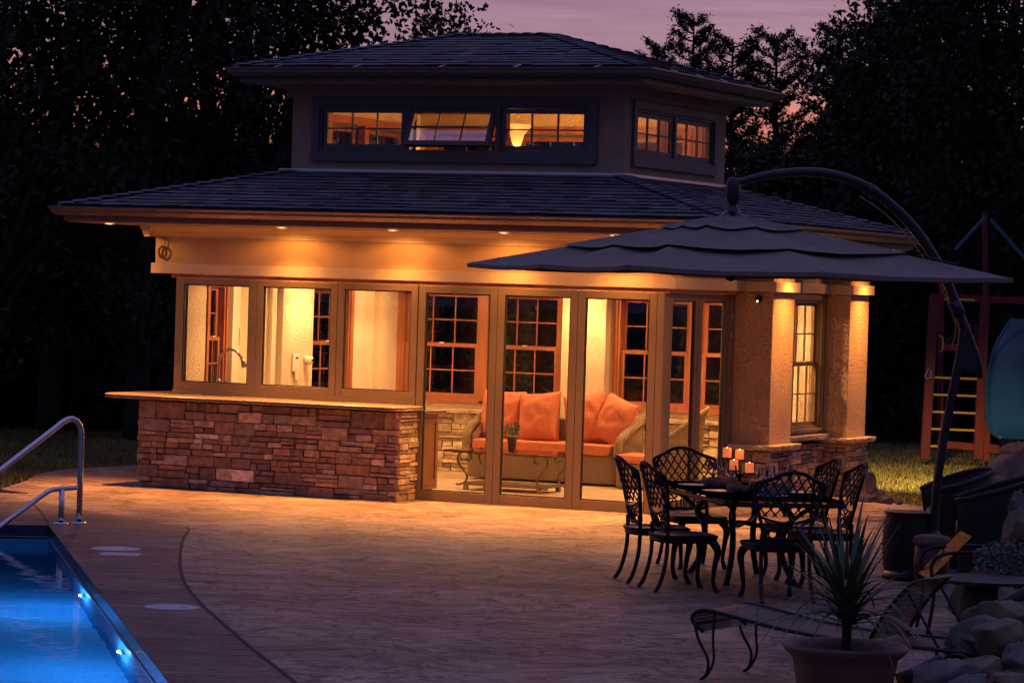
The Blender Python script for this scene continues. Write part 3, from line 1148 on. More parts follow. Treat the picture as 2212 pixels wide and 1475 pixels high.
def awning_strip(axis, fixed, a0, a1, n, sgn, wood_side=True, opened=None):
    """strip of n awning windows in the opening a0..a1 of the clerestory wall. sgn = outward direction"""
    def pt(a, d, z):      # d = distance outwards from the wall face
        return (a, fixed+sgn*d, z) if axis == 'x' else (fixed+sgn*d, a, z)

    def bx(mb, u0, u1, d0, d1, w0, w1):
        p, q = pt(u0, d0, w0), pt(u1, d1, w1)
        mb.box(min(p[0], q[0]), max(p[0], q[0]), min(p[1], q[1]), max(p[1], q[1]), w0, w1)
    casing = MB()
    cw = .095
    bx(casing, a0-cw, a1+cw, .002, .035, CZ1, CZ1+cw)
    bx(casing, a0-cw, a1+cw, .002, .045, CZ0-cw-.02, CZ0)
    bx(casing, a0-cw, a0, .002, .035, CZ0, CZ1)
    bx(casing, a1, a1+cw, .002, .035, CZ0, CZ1)
    win = casing.build('clerestory_window', 'greytrim', ph)
    fr = MB()
    wd = (a1-a0)/n
    for i in range(n+1):
        u = a0+i*wd
        bx(fr, max(a0, u-.03), min(a1, u+.03), -.11, .012, CZ0, CZ1)
    bx(fr, a0, a1, -.108, .010, CZ0, CZ0+.028)
    bx(fr, a0, a1, -.108, .010, CZ1-.028, CZ1)
    fr.build('window_frame', 'greytrim', win)
    wi = MB()      # stained wood on the room side
    for i in range(n+1):
        u = a0+i*wd
        bx(wi, max(a0-.07, u-.055), min(a1+.07, u+.055), -.21, -.112, CZ0-.05, CZ1+.05)
    bx(wi, a0-.07, a1+.07, -.212, -.172, CZ1+.002, CZ1+.09)
    bx(wi, a0-.07, a1+.07, -.212, -.172, CZ0-.09, CZ0-.002)
    wi.build('wood_casing', 'wood', win)
    for i in range(n):
        u0, u1 = a0+i*wd+.034, a0+(i+1)*wd-.034
        z0, z1 = CZ0+.032, CZ1-.032
        s = MB()
        st = .055
        tilt = 0
        if opened == i:
            tilt = math.radians(24)
        # built flat about the hinge line at the top, then tilted
        hinge = Vector(pt(0, -.03, z1))

        def tp(u, d, z):
            dz, dd = z-z1, d
            z2 = z1+dz*math.cos(tilt)+dd*math.sin(tilt)
            d2 = dd*math.cos(tilt)-dz*math.sin(tilt)
            return pt(u, -.03+d2, z2)

        def tbx(mb, ua, ub, da, db, wa, wb):
            vs = [tp(a_, d_, z_) for z_ in (wa, wb) for a_, d_ in ((ua, da), (ub, da), (ub, db), (ua, db))]
            mb.add(vs, [(0, 3, 2, 1), (4, 5, 6, 7), (0, 1, 5, 4), (1, 2, 6, 5), (2, 3, 7, 6), (3, 0, 4, 7)])
        tbx(s, u0, u0+st, -.02, .02, z0, z1)
        tbx(s, u1-st, u1, -.02, .02, z0, z1)
        tbx(s, u0+st, u1-st, -.02, .02, z0, z0+st)
        tbx(s, u0+st, u1-st, -.02, .02, z1-st, z1)
        g0, g1, h0, h1 = u0+st, u1-st, z0+st, z1-st
        for j in (1, 2):
            m_ = g0+(g1-g0)*j/3
            tbx(s, m_-.008, m_+.008, -.012, .012, h0, h1)
        tbx(s, g0, g1, -.011, .011, (h0+h1)/2-.008, (h0+h1)/2+.008)
        s.build('sash', 'greytrim', win)
        ws = MB()
        for a_, b_, c_, d_ in ((u0, u0+.05, z0, z1), (u1-.05, u1, z0, z1), (u0+.05, u1-.05, z0, z0+.05), (u0+.05, u1-.05, z1-.05, z1)):
            tbx(ws, a_, b_, -.045, -.0205, c_, d_)
        ws.build('sash_lining', 'wood', win)
        p = MB()
        p.add([tp(g0, 0, h0), tp(g1, 0, h0), tp(g1, 0, h1), tp(g0, 0, h1)], [(0, 1, 2, 3)])
        p.build('pane', 'lowe' if opened == i else 'glass', win)
    return win


awning_strip('x', TY0, Fx0, Fx1, 3, -1, opened=1)
awning_strip('y', TX1, Sy0, Sy1, 2, 1)
_c = (CZ0, CZ1)
CZ0, CZ1 = CZ0-.12, CZ1-.16
awning_strip('x', TY1, Fx0, Fx1, 3, 1)
awning_strip('y', TX0, Sy0, Sy1, 2, -1)
CZ0, CZ1 = _c

# header walls above the doors, band and crown
mb = MB()
mb.box(-6.33, .10, -.0, .30, 2.56, ZC)                   # front header
mb.box(-6.33, -6.03, .30, 5.4, 2.56, ZC)                 # left header
mb.box(-.20, .10, .30, 2.15, 2.56, ZC)                   # right header over the side doors
mb.build('header_wall', 'header', ph)
mb = MB()
mb.box(-6.36, .17, -.045, .30, 2.44, 2.558)
mb.box(-6.36, -6.03, .302, 5.4, 2.44, 2.558)
mb.box(-.13, .17, .302, 2.12, 2.44, 2.558)
mb.build('header_band', 'trim', ph, bevel=.004)
mb = MB()
mb.box(-6.10, .10, -.018, .20, 2.395, 2.438)
mb.box(-.10, .10, .20, 2.14, 2.395, 2.438)
mb.build('door_track', 'wood2', ph)
CRN = [(0, -.14), (.02, -.14), (.025, -.115), (.045, -.105), (.06, -.07), (.10, -.045), (.12, -.02), (.15, -.012), (.15, 0), (0, 0)]
mb = MB()
mb.profile(CRN, (-6.48, -.001, ZC), (.25, -.001, ZC), (0, -1, 0))
mb.profile(CRN, (-6.331, -.15, ZC), (-6.331, 5.5, ZC), (-1, 0, 0))
mb.profile(CRN, (.101, -.15, ZC), (.101, 2.14, ZC), (1, 0, 0))
mb.build('crown_moulding', 'trim', ph)

# folding door and window panels


def panel(name, o, ux, w, z0, z1, stile=.095, toprail=.08, botrail=.10, handle=False, matn='bronze', ang=None):
    """glazed panel standing on o, running w along ux, 5 cm thick"""
    o, ux = Vector((o[0], o[1], 0)), Vector(ux).normalized()
    m4 = Matrix(((ux.x, -ux.y, 0, o.x), (ux.y, ux.x, 0, o.y), (0, 0, 1, 0), (0, 0, 0, 1)))
    f = MB(m4)
    g = .003
    f.box(g, stile, -.025, .03, z0, z1).box(w-stile, w-g, -.025, .03, z0, z1)
    f.box(stile, w-stile, -.025, .03, z0, z0+botrail).box(stile, w-stile, -.025, .03, z1-toprail, z1)
    fo = f.build(name, matn, ph, bevel=.004)
    gk = MB(m4)
    gg = .012
    for a, b, c, d in ((stile, stile+gg, z0+botrail, z1-toprail), (w-stile-gg, w-stile, z0+botrail, z1-toprail),
                       (stile+gg, w-stile-gg, z0+botrail, z0+botrail+gg), (stile+gg, w-stile-gg, z1-toprail-gg, z1-toprail)):
        gk.box(a, b, -.012, .018, c, d)
    gk.build('gasket', 'gasket', fo)
    p = MB(m4)
    p.add([(stile+gg, .003, z0+botrail+gg), (w-stile-gg, .003, z0+botrail+gg), (w-stile-gg, .003, z1-toprail-gg), (stile+gg, .003, z1-toprail-gg)], [(0, 1, 2, 3)])
    p.build('pane', 'glass', fo)
    if handle:
        h = MB(m4)
        h.box(w-stile+.03, w-stile+.06, -.034, -.0255, 1.0, 1.2)
        h.tube([(w-stile+.045, -.03, 1.1), (w-stile+.045, -.07, 1.1), (w-stile-.06, -.075, 1.1)], .008, 8)
        h.build('handle', 'nickel', fo)
    return fo


WZ0, WZ1, DZ1 = 1.115, 2.393, 2.393
xs = [-6.03, -4.965, -3.925, -2.915]
for i in range(3):
    panel('folding_window', (xs[i], 0), (1, 0, 0), xs[i+1]-xs[i], WZ0, WZ1, .085 if i else .10, .07, .085)
xd = [-2.905, -1.937, -.972, -.04]
for i in range(3):
    panel('folding_door', (xd[i], 0), (1, 0, 0), xd[i+1]-xd[i], .012, DZ1, .088, .08, .10)
# corner post, side doors
mb = MB()
mb.box(-.038, .045, -.03, .20, .012, DZ1)
mb.build('corner_post', 'bronze', ph, bevel=.004)
panel('folding_door', (0.0, .205), (0, 1, 0), .84, .012, DZ1, .07, .08, .10)
panel('folding_door', (0.0, 1.10), (0, 1, 0), .90, .012, DZ1, .085, .08, .10, handle=True)
mb = MB()
mb.box(-.03, .03, 1.052, 1.096, .012, DZ1)
mb.box(-.04, .05, 2.004, 2.148, .012, DZ1)
mb.build('door_jamb', 'bronze', ph, bevel=.003)
for z in (.35, 1.25, 1.9, 2.1):
    MB().box(.052, .075, 1.985, 2.045, z, z+.09).build('hinge', 'nickel', ph)
mb = MB()
mb.box(-2.92, .06, -.035, .045, .0, .0118)
mb.box(-.04, .06, .046, 2.14, .0, .0118)
mb.build('threshold', 'bronze', ph)

# floor, ceilings, walls of the room
sheet('room_floor', [(-5.88, .04), (-.04, .04), (-.04, 2.14), (.15, 2.14), (.15, 5.35), (-5.88, 5.35)], 'tile', .009, parent=ph, kind=None)
mb = MB()
cz = 2.60
for r in ((-6.02, .15, .301, TY0+CW), (-6.02, .15, TY1-CW, 5.40), (-6.02, TX0+CW, TY0+CW, TY1-CW), (TX1-CW, .15, TY0+CW, TY1-CW)):
    mb.box(r[0], r[1], r[2], r[3], cz, cz+.02)
mb.build('room_ceiling', 'stucco_in', ph)

BW = 5.30                     # inner face of the back wall
wins_back = [(-5.74, -4.62), (-4.50, -3.50), (-2.70, -1.72), (-1.60, -.62)]
bz0, bz1 = .93, 2.33
mb = MB()
wall_with_holes(mb, 'x', BW, BW+.14, -6.04, .2, 0, ZC, [(a, b, bz0, bz1) for a, b in wins_back])
left_wins = [(.52, .92), (3.08, 4.12)]
wall_with_holes(mb, 'y', -6.045, -5.90, .035, BW, 0, 2.56, [(a, b, bz0 if i else 1.05, bz1) for i, (a, b) in enumerate(left_wins)])
# bright piers standing proud of the back wall between the windows
mb.box(-3.40, -2.80, BW-.16, BW, 0, cz)
mb.box(-5.90, -5.80, BW-.5, BW, 0, cz)
mb.box(-5.898, -5.80, 2.16, 2.95, 0, cz)
mb.build('room_wall', 'stucco_in', ph)


def dh_window(axis, fixed, a0, a1, z0, z1, sgn, m, reveal=.0, name='sash_window', cols=3, rows=2, casing=.06):
    """double-hung window in a wall opening; sgn = direction of the room/viewer from the wall face"""
    def bx(mb, u0, u1, d0, d1, w0, w1):
        c, d = fixed+sgn*d0, fixed+sgn*d1
        if axis == 'x':
            mb.box(u0, u1, min(c, d), max(c, d), w0, w1)
        else:
            mb.box(min(c, d), max(c, d), u0, u1, w0, w1)
    c = MB()
    k = casing
    bx(c, a0-k, a0, .002, .02, z0, z1)
    bx(c, a1, a1+k, .002, .02, z0, z1)
    bx(c, a0-k, a1+k, .002, .022, z1, z1+k)
    bx(c, a0-k-.02, a1+k+.02, .002, .05, z0-.03, z0)
    bx(c, a0, a0+.03, -.12, .0, z0, z1)
    bx(c, a1-.03, a1, -.12, .0, z0, z1)
    bx(c, a0+.03, a1-.03, -.12, .0, z1-.03, z1)
    bx(c, a0+.03, a1-.03, -.12, .0, z0, z0+.03)
    w = c.build(name, m, ph)
    mid = (z0+z1)/2
    for lo, hi, d in ((z0+.032, mid+.02, -.045), (mid-.02, z1-.032, -.085)):
        s = MB()
        u0, u1 = a0+.032, a1-.032
        st = .05
        bx(s, u0, u0+st, d-.03, d, lo, hi)
        bx(s, u1-st, u1, d-.03, d, lo, hi)
        bx(s, u0+st, u1-st, d-.03, d, lo, lo+st)
        bx(s, u0+st, u1-st, d-.03, d, hi-.04, hi)
        g0, g1, h0, h1 = u0+st, u1-st, lo+st, hi-.04
        for j in range(1, cols):
            x = g0+(g1-g0)*j/cols
            bx(s, x-.008, x+.008, d-.024, d-.004, h0, h1)
        for j in range(1, rows):
            x = h0+(h1-h0)*j/rows
            bx(s, g0, g1, d-.023, d-.005, x-.008, x+.008)
        s.build('sash', m, w)
        p = MB()
        dd = fixed+sgn*(d-.015)
        if axis == 'x':
            p.add([(g0, dd, h0), (g1, dd, h0), (g1, dd, h1), (g0, dd, h1)], [(0, 1, 2, 3)])
        else:
            p.add([(dd, g0, h0), (dd, g1, h0), (dd, g1, h1), (dd, g0, h1)], [(0, 1, 2, 3)])
        p.build('pane', 'glass', w)
    la = MB()
    um = (a0+a1)/2
    bx(la, um-.03, um+.03, -.045, -.03, mid+.02, mid+.035)
    la.build('latch', 'plastic', w)
    return w


for a, b in wins_back:
    dh_window('x', BW, a, b, bz0, bz1, -1, 'wood')
dh_window('y', -5.90, .52, .92, 1.05, bz1, 1, 'wood', cols=2, casing=.05)
dh_window('y', -5.90, 3.08, 4.12, bz0, bz1, 1, 'wood', casing=.08)
mb = MB()      # white jamb pieces of the side door in the left wall
mb.box(-5.898, -5.84, 1.0, 1.17, 1.0, 2.36).box(-5.898, -5.85, 1.98, 2.05, 0, 2.36).box(-5.898, -5.86, 2.07, 2.11, 0, 2.4)
sd = mb.build('side_door_casing', 'white', ph, bevel=.004)
mb = MB()
mb.tube([(-5.835, 1.085, 1.62), (-5.80, 1.085, 1.62), (-5.80, 1.085, 1.82), (-5.835, 1.085, 1.82)], .006, 6)
mb.build('handle', 'nickel', sd)

# stone wainscot helper: ledge stones laid on a plane


def ledge(mb, o, u, n, w, z0, z1, seed=0, depth=.05, pal=None):
    """stones on the plane through o along u facing n, from z0 to z1"""
    rnd = random.Random(seed)
    o, u, n = Vector(o), Vector(u), Vector(n)
    pal = pal or [(.33, .20, .11), (.26, .155, .09), (.40, .28, .17), (.22, .15, .11), (.31, .22, .15), (.46, .35, .24), (.19, .12, .085), (.29, .17, .10)]
    z = z0
    while z < z1-.02:
        h = rnd.uniform(.105, .155)
        if z1-(z+h) < .07:
            h = z1-z
        x = 0
        while x < w-.001:
            ln = rnd.uniform(.16, .46)
            if w-(x+ln) < .09:
                ln = w-x
            mode = rnd.random()
            if mode < .34:
                cells = [(x, x+ln, z, z+h)]
            elif mode < .8:
                s = rnd.uniform(.38, .62)*h
                c = x+ln*rnd.uniform(.3, .7)
                cells = [(x, x+ln, z, z+s), (x, c, z+s, z+h), (c, x+ln, z+s, z+h)] if rnd.random() < .5 else \
                        [(x, c, z, z+s), (c, x+ln, z, z+s), (x, x+ln, z+s, z+h)]
            else:
                s1, s2 = h*.33, h*.68
                cells = [(x, x+ln, z, z+s1), (x, x+ln, z+s1, z+s2), (x, x+ln, z+s2, z+h)]
            for a, b, c, d in cells:
                g = .0045
                dp = depth+rnd.uniform(-.020, .020)
                j = [rnd.uniform(-.004, .004) for _ in range(8)]
                p = []
                for (aa, cc, k) in ((a+g+j[0], c+g+j[1], 0), (b-g+j[2], c+g+j[3], 0), (b-g+j[4], d-g+j[5], 0), (a+g+j[6], d-g+j[7], 0)):
                    p.append(o+u*aa+Vector((0, 0, cc)))
                fr = [q+n*(dp+rnd.uniform(-.005, .005)) for q in p]
                cen = sum(fr, Vector())/4
                fr2 = [q.lerp(cen, .06)+n*.006 for q in fr]
                t = rnd.choice(pal)
                gg = rnd.uniform(.75, 1.35)
                if rnd.random() < .06:
                    gg *= 1.5
                t = tuple(q*gg for q in t)
                mb.add(p+fr+fr2, [(0, 1, 5, 4), (1, 2, 6, 5), (2, 3, 7, 6), (3, 0, 4, 7), (4, 5, 9, 8), (5, 6, 10, 9), (6, 7, 11, 10), (7, 4, 8, 11), (8, 9, 10, 11)], t)
            x += ln
        z += h


# bar counter outside the folding windows
BX0, BX1, BY = -6.19, -2.86, -.50
mb = MB()
mb.box(BX0+.05, BX1-.05, BY+.05, -.03, 0, .985)
bar = mb.build('bar_counter', 'grout', ph)
mb = MB()
ledge(mb, (BX0, BY+.05, 0), (1, 0, 0), (0, -1, 0), BX1-BX0, 0, .985, 3)
ledge(mb, (BX1-.05, BY, 0), (0, 1, 0), (1, 0, 0), -.03-BY, 0, .985, 5, pal=[(.48, .34, .2), (.4, .28, .17), (.52, .4, .26)])
ledge(mb, (BX0+.05, -.03, 0), (0, -1, 0), (-1, 0, 0), -.03-BY, 0, .985, 6)
mb.build('stone_facing', 'stone', bar)
# granite top with a rounded corner and ogee edge


def slab(mb, poly, z0, z1, ogee=True):
    k = len(poly)
    P = [Vector((a, b, 0)) for a, b in poly]
    cen = sum(P, Vector())/k
    rings = [(0, z1), (0, z1)] if not ogee else [(-.028, z1), (-.010, z1-.004), (0, z1-.014), (-.004, z1-.024), (-.013, z1-.027), (-.013, z1-.031), (-.004, z1-.034), (0, z1-.045), (-.012, z0)]
    vs = []
    for off, z in rings:
        for i in range(k):
            a, b, c = P[i-1], P[i], P[(i+1) % k]
            d1, d2 = (b-a).normalized(), (c-b).normalized()
            nn = (Vector((d1.y, -d1.x, 0))+Vector((d2.y, -d2.x, 0)))
            nn = nn.normalized()
            vs.append(b+nn*off+Vector((0, 0, z)))
    fs = [tuple(range(k))]
    for r in range(len(rings)-1):
        for i in range(k):
            j = (i+1) % k
            fs.append((r*k+i, (r+1)*k+i, (r+1)*k+j, r*k+j))
    fs.append(tuple((len(rings)-1)*k+i for i in range(k-1, -1, -1)))
    mb.add(vs, fs)
    return mb


def rounded(x0, x1, y0, y1, radii, n=6):
    """ccw polygon with rounded corners; radii for (x0,y0),(x1,y0),(x1,y1),(x0,y1)"""
    pts = []
    for (cx, cy), r, a0 in (((x0, y0), radii[0], PI), ((x1, y0), radii[1], 1.5*PI), ((x1, y1), radii[2], 0), ((x0, y1), radii[3], .5*PI)):
        if r <= 0:
            pts.append((cx, cy))
            continue
        ox = cx+r if cx == x0 else cx-r
        oy = cy+r if cy == y0 else cy-r
        for i in range(n+1):
            a = a0+.5*PI*i/n
            pts.append((ox+r*math.cos(a), oy+r*math.sin(a)))
    return pts


slab(MB(), rounded(-6.66, -2.80, -.62, -.032, (.18, .14, 0, 0)), 1.0, 1.052).build('countertop', 'granite', bar, False)
mb = MB()
slab(mb, rounded(-6.66, -6.05, -.0315, .95, (0, 0, .1, .15)), 1.0, 1.05)
mb.build('countertop', 'granite', bar)
MB().box(-2.90, -2.85, -.03, .06, .013, 1.10).build('end_jamb', 'bronze', bar)
MB().box(-6.04, -2.912, -.028, .05, 1.055, 1.112).build('window_track', 'bronze', bar)

# right-hand side wall: pillars, recessed window, stone wainscot and caps
PXX, RXX = .50, .20
py = [2.15, 2.88, 4.90, 5.62]
mb = MB()
mb.box(.0, PXX, py[0], py[1], .70, 2.92)
mb.box(.0, PXX, py[2], py[3], .70, 2.92)
wall_with_holes(mb, 'y', .04, RXX, py[1], py[2], .70, 2.92, [(3.70, 4.80, .80, 2.36)])
mb.build('side_wall', 'stucco', ph, bevel=.006)
mb = MB()
wall_with_holes(mb, 'y', -.10, .038, 2.16, BW, 0, 2.6, [(3.70, 4.80, .80, 2.36)])
mb.build('inner_side_wall', 'stucco_in', ph)
sw = dh_window('y', RXX, 3.72, 4.78, .82, 2.36, 1, 'bronze', casing=.07)
tag(sw, 'tall sash window between the two stucco pillars')
# header band wrapping the pillars
mb = MB()
z0, z1 = 2.44, 2.555
mb.box(.172, PXX+.05, py[0]-.05, py[1]+.05, z0, z1)
mb.box(.0, RXX+.05, py[1]+.052, py[2]-.052, z0, z1)
mb.box(.0, PXX+.05, py[2]-.05, py[3]+.05, z0, z1)
mb.build('header_band', 'trim', ph, bevel=.004)
mb = MB()
mb.box(-.02, PXX+.02, py[0]-.02, py[3]+.02, 2.922, ZC)
mb.build('crown_moulding', 'trim', ph)
# stone part below
mb = MB()
mb.box(.02, PXX-.02, py[0]+.02, py[1]-.02, 0, .64).box(.02, PXX-.02, py[2]+.02, py[3]-.02, 0, .64).box(.04, RXX-.02, py[1]-.02, py[2]+.02, 0, .64)
wsc = mb.build('stone_wainscot', 'grout', ph)
ex = .03
for a, b, s in ((py[0], py[1], 11), (py[2], py[3], 12)):
    mb = MB()
    ledge(mb, (-.02, a+.02, 0), (1, 0, 0), (0, -1, 0), PXX+ex+.02, 0, .64, s)
    ledge(mb, (PXX-.02, a-ex, 0), (0, 1, 0), (1, 0, 0), b-a+2*ex, 0, .64, s+5)
    mb.build('stone_facing', 'stone', wsc)
mb = MB()
ledge(mb, (RXX-.02, py[1]+.03, 0), (0, 1, 0), (1, 0, 0), py[2]-py[1]-.06, 0, .64, 20)
mb.build('stone_facing', 'stone', wsc)


def cap(mb, x0, x1, y0, y1, z, h=.062, seed=1):
    """rock-faced cap: a slab whose edge faces are chipped"""
    rnd = random.Random(seed)
    per = []
    step = .035
    cs = [(x0, y0), (x1, y0), (x1, y1), (x0, y1)]
    for i in range(4):
        a, b = Vector(cs[i]+(0,)), Vector(cs[(i+1) % 4]+(0,))
        n = max(2, int((b-a).length/step))
        for j in range(n):
            per.append(a.lerp(b, j/n))
    k = len(per)
    cen = Vector(((x0+x1)/2, (y0+y1)/2, 0))
    rings = []
    for lv, (zz, amp, inn) in enumerate(((h, .002, .0), (h*.8, .004, -.004), (h*.55, .012, .0), (h*.3, .014, .008), (0, .010, .025))):
        r = []
        for p in per:
            d = (cen-p).normalized()
            r.append(p+d*(inn+rnd.uniform(-amp, amp))+Vector((0, 0, z+zz-(0 if lv else rnd.uniform(0, .003)))))
        rings.append(r)
    vs = [p for r in rings for p in r]
    fs = [tuple(range(k))]
    for r in range(len(rings)-1):
        for i in range(k):
            j = (i+1) % k
            fs.append((r*k+i, (r+1)*k+i, (r+1)*k+j, r*k+j))
    fs.append(tuple((len(rings)-1)*k+i for i in range(k-1, -1, -1)))
    mb.add(vs, fs)


mb = MB()
cap(mb, -.02, PXX+.11, py[0]-.11, py[1]+.08, .642, seed=2)
cap(mb, -.02, PXX+.11, py[2]-.08, py[3]+.11, .642, seed=3)
cap(mb, .0, RXX+.11, py[1]+.085, py[2]-.085, .69, seed=4)
mb.build('stone_cap', 'cap', wsc)

# recessed soffit lamps


def downlight(x, y, e, z=ZC, colr=None, tgt=None, ang=95, par=ph, name='soffit_light', blend=.45):
    mb = MB(Matrix.Translation((x, y, z)))
    mb.lathe([(.085, -.002), (.085, -.012), (.062, -.012), (.058, -.004)], 24, caps=False)
    r = mb.build(name, 'white', par)
    mb = MB(Matrix.Translation((x, y, z)))
    mb.lathe([(.061, -.011), (.0, -.016)], 20)
    mb.build('lens', 'lens', r)
    return lamp('SPOT', (x, y, z-.03), e, WARM if z > 2.8 else WARM_IN, par, tgt or (x, y, 0), ang, blend, .035, 'soffit_lamp')


for i in range(6):
    x = aty(848+240*(i-2), 497, -.40).x if i else -6.72
    downlight(x, -.40, 88, tgt=(x, -.40, 0), ang=112, blend=1.0)
    lamp('SPOT', (x, -.40, ZC-.03), 800, WARM, ph, (x, -1.6, 0), 92, 1.0, .05, 'soffit_lamp_beam')
    lamp('SPOT', (x, -.40, ZC-.03), 30, WARM, ph, (x, -.40, 0), 172, .3, .05, 'soffit_lamp_spill')
for y in (2.5, 5.25):
    downlight(.86, y, 80, tgt=(.84, y, 0), ang=108, blend=1.0)
    lamp('SPOT', (.86, y, ZC-.03), 420, WARM, ph, (.62, y, 0), 74, 1.0, .05, 'soffit_lamp_beam')
    lamp('SPOT', (.86, y, ZC-.03), 26, WARM, ph, (.86, y, 0), 172, .3, .05, 'soffit_lamp_spill')
fl = MB(Matrix.Translation((.5, 5.74, 2.99)))
fl.lathe([(.05, 0), (.05, -.05), (.07, -.09), (.0, -.08)], 16)
fl.build('flood_light', 'white', ph)
lamp('SPOT', (.5, 5.82, 2.88), 3600, (1, .60, .20), ph, (.5, 9.2, 0), 70, 1.0, .04, 'flood_lamp')
# room lamps in the ceiling
for x, y, e in ((-3.1, 4.66, 105), (-5.34, 2.55, 95), (-5.1, .85, 110), (-1.2, 4.4, 130), (-3.0, 1.0, 150), (-.9, 1.6, 160), (-5.1, 4.3, 130), (-.50, 4.3, 150)):
    if e:
        downlight(x, y, e, z=cz, ang=118, name='ceiling_light', blend=.6)
        lamp('SPOT', (x, y, cz-.03), 95, WARM_IN, ph, (x, y, 0), 170, .3, .08, 'ceiling_lamp_spill')

# small fittings on the outside
mb = MB(Matrix.Translation((.0, 0, 0)))
cw = thing('cable_coil', 'small coil of brown cable hanging on the header wall left end', 'cable', (-6.22, -.015, 2.83))
mb = MB()
for r in (.052, .045, .058):
    mb.tube([(r*math.cos(a), -.008-.01*random.random(), -.145+1.25*r*math.sin(a)) for a in [2*PI*i/14 for i in range(14)]], .006, 6, closed=True)
mb.tube([(.03, 0, .06), (.028, -.008, -.02), (.02, -.01, -.09)], .004, 6)
mb.build('coil', 'cable', cw)
sl = thing('security_camera', 'small dark dome camera on the wall beside the right pillar', 'camera', (.34, 2.13, 2.36))
mb = MB(Matrix.Rotation(PI/2, 4, 'X'))
mb.lathe([(.04, 0), (.045, .02), (.03, .05), (0, .06)], 16)
mb.build('dome', 'wrought', sl, True)
MB().box(-.008, .008, -.075, -.062, -.04, -.02).build('lens', 'lens', sl)
sp = thing('outdoor_speaker', 'dark box speaker under the eave above the sash window', 'speaker', (.36, 3.1, 2.52))
MB().box(-.09, .11, -.12, .12, -.09, .09).build('cabinet', 'wrought', sp, bevel=.012)
MB().box(.112, .118, -.10, .10, -.07, .07).build('grille', 'gasket', sp)

# ------------------------------------------------------------------ inside the room


def blob(mb, c, r, seed=0, amp=.12, sub=(14, 10), fr=1.6, flat=None, sq=1.0, cuts=0):
    """rounded lump with noise; r = (rx, ry, rz); sq<1 makes it boxier"""
    nu, nv = sub
    vs = [(c[0], c[1], c[2]+r[2]*(flat or 1))]
    fs = []
    off = Vector((seed*7.13, seed*3.7, seed*1.9))

    def s(x):
        return math.copysign(abs(x)**sq, x)
    rc = random.Random(seed*31+5)
    planes = []
    for _ in range(cuts):
        planes.append((Vector((rc.gauss(0, 1), rc.gauss(0, 1), rc.gauss(0, .8))).normalized(), rc.uniform(.60, .88)))
    for i in range(1, nv):
        th = PI*i/nv
        for j in range(nu):
            ph_ = 2*PI*j/nu
            d = Vector((s(math.sin(th))*s(math.cos(ph_)), s(math.sin(th))*s(math.sin(ph_)), s(math.cos(th))))
            k = 1+amp*2*mnoise.noise(d*fr+off)+amp*.6*mnoise.noise(d*fr*3+off)
            d = d*k
            for pn_, pd_ in planes:
                ex_ = d.dot(pn_)-pd_
                if ex_ > 0:
                    d = d-pn_*ex_*.9
            vs.append((c[0]+d.x*r[0], c[1]+d.y*r[1], c[2]+d.z*r[2]*((flat or 1) if d.z > 0 else 1)))
    vs.append((c[0], c[1], c[2]-r[2]))
    for j in range(nu):
        fs.append((0, 1+j, 1+(j+1) % nu))
    for i in range(nv-2):
        for j in range(nu):
            a, b = 1+i*nu+j, 1+i*nu+(j+1) % nu
            fs.append((a, a+nu, b+nu, b))
    k = 1+(nv-2)*nu
    for j in range(nu):
        fs.append((k+j, len(vs)-1, k+(j+1) % nu))
    return mb.add(vs, fs)


def cushion(name, m, w, h, d, parent, mtx, seed=1, puff=.42, corner=.9):
    """square pillow w x h, thickness d, centred on mtx, with pinched corners and creases"""
    n = 34
    vs, fs = [], []
    off = Vector((seed*5.1, seed*2.3, 0))
    for side in (1, -1):
        for i in range(n+1):
            for j in range(n+1):
                u, v = 2*i/n-1, 2*j/n-1
                k = (max(0, 1-abs(u)**2.6)*max(0, 1-abs(v)**2.6))**puff
                inx = 1-.07*(v*v)*(1-corner) - .05*(1-abs(v)**2)*abs(u)
                iny = 1-.05*(1-abs(u)**2)*abs(v)
                cre = (mnoise.noise(Vector((u*2.2, v*2.2, side))+off)*.03+mnoise.noise(Vector((u*7, v*2.6, 3*side))+off)*.022*.45*(abs(u)**.7)-.022*max(0, mnoise.noise(Vector((u*3.1+v*2, v*9, 5*side))+off))*abs(u))*k
                vs.append((u*w/2*inx, side*(d/2*k+cre), v*h/2*iny))
    N1 = (n+1)**2
    for s in range(2):
        for i in range(n):
            for j in range(n):
                a = s*N1+i*(n+1)+j
                q = (a, a+n+1, a+n+2, a+1)
                fs.append(q if s else q[::-1])
    mb = MB(mtx)
    mb.add(vs, fs)
    # piping round the seam
    seam = []
    for i in range(n):
        seam.append(i*(n+1))
    for j in range(n):
        seam.append(n*(n+1)+j)
    for i in range(n):
        seam.append((n-i)*(n+1)+n)
    for j in range(n):
        seam.append(n-j)
    mb.tube([vs[k] for k in seam], .007, 5, closed=True)
    return mb.build(name, m, parent, True)


def T(x, y, z, rz=0, rx=0, ry=0):
    return Matrix.Translation((x, y, z)) @ Matrix.Rotation(rz, 4, 'Z') @ Matrix.Rotation(rx, 4, 'X') @ Matrix.Rotation(ry, 4, 'Y')


FZ = .010
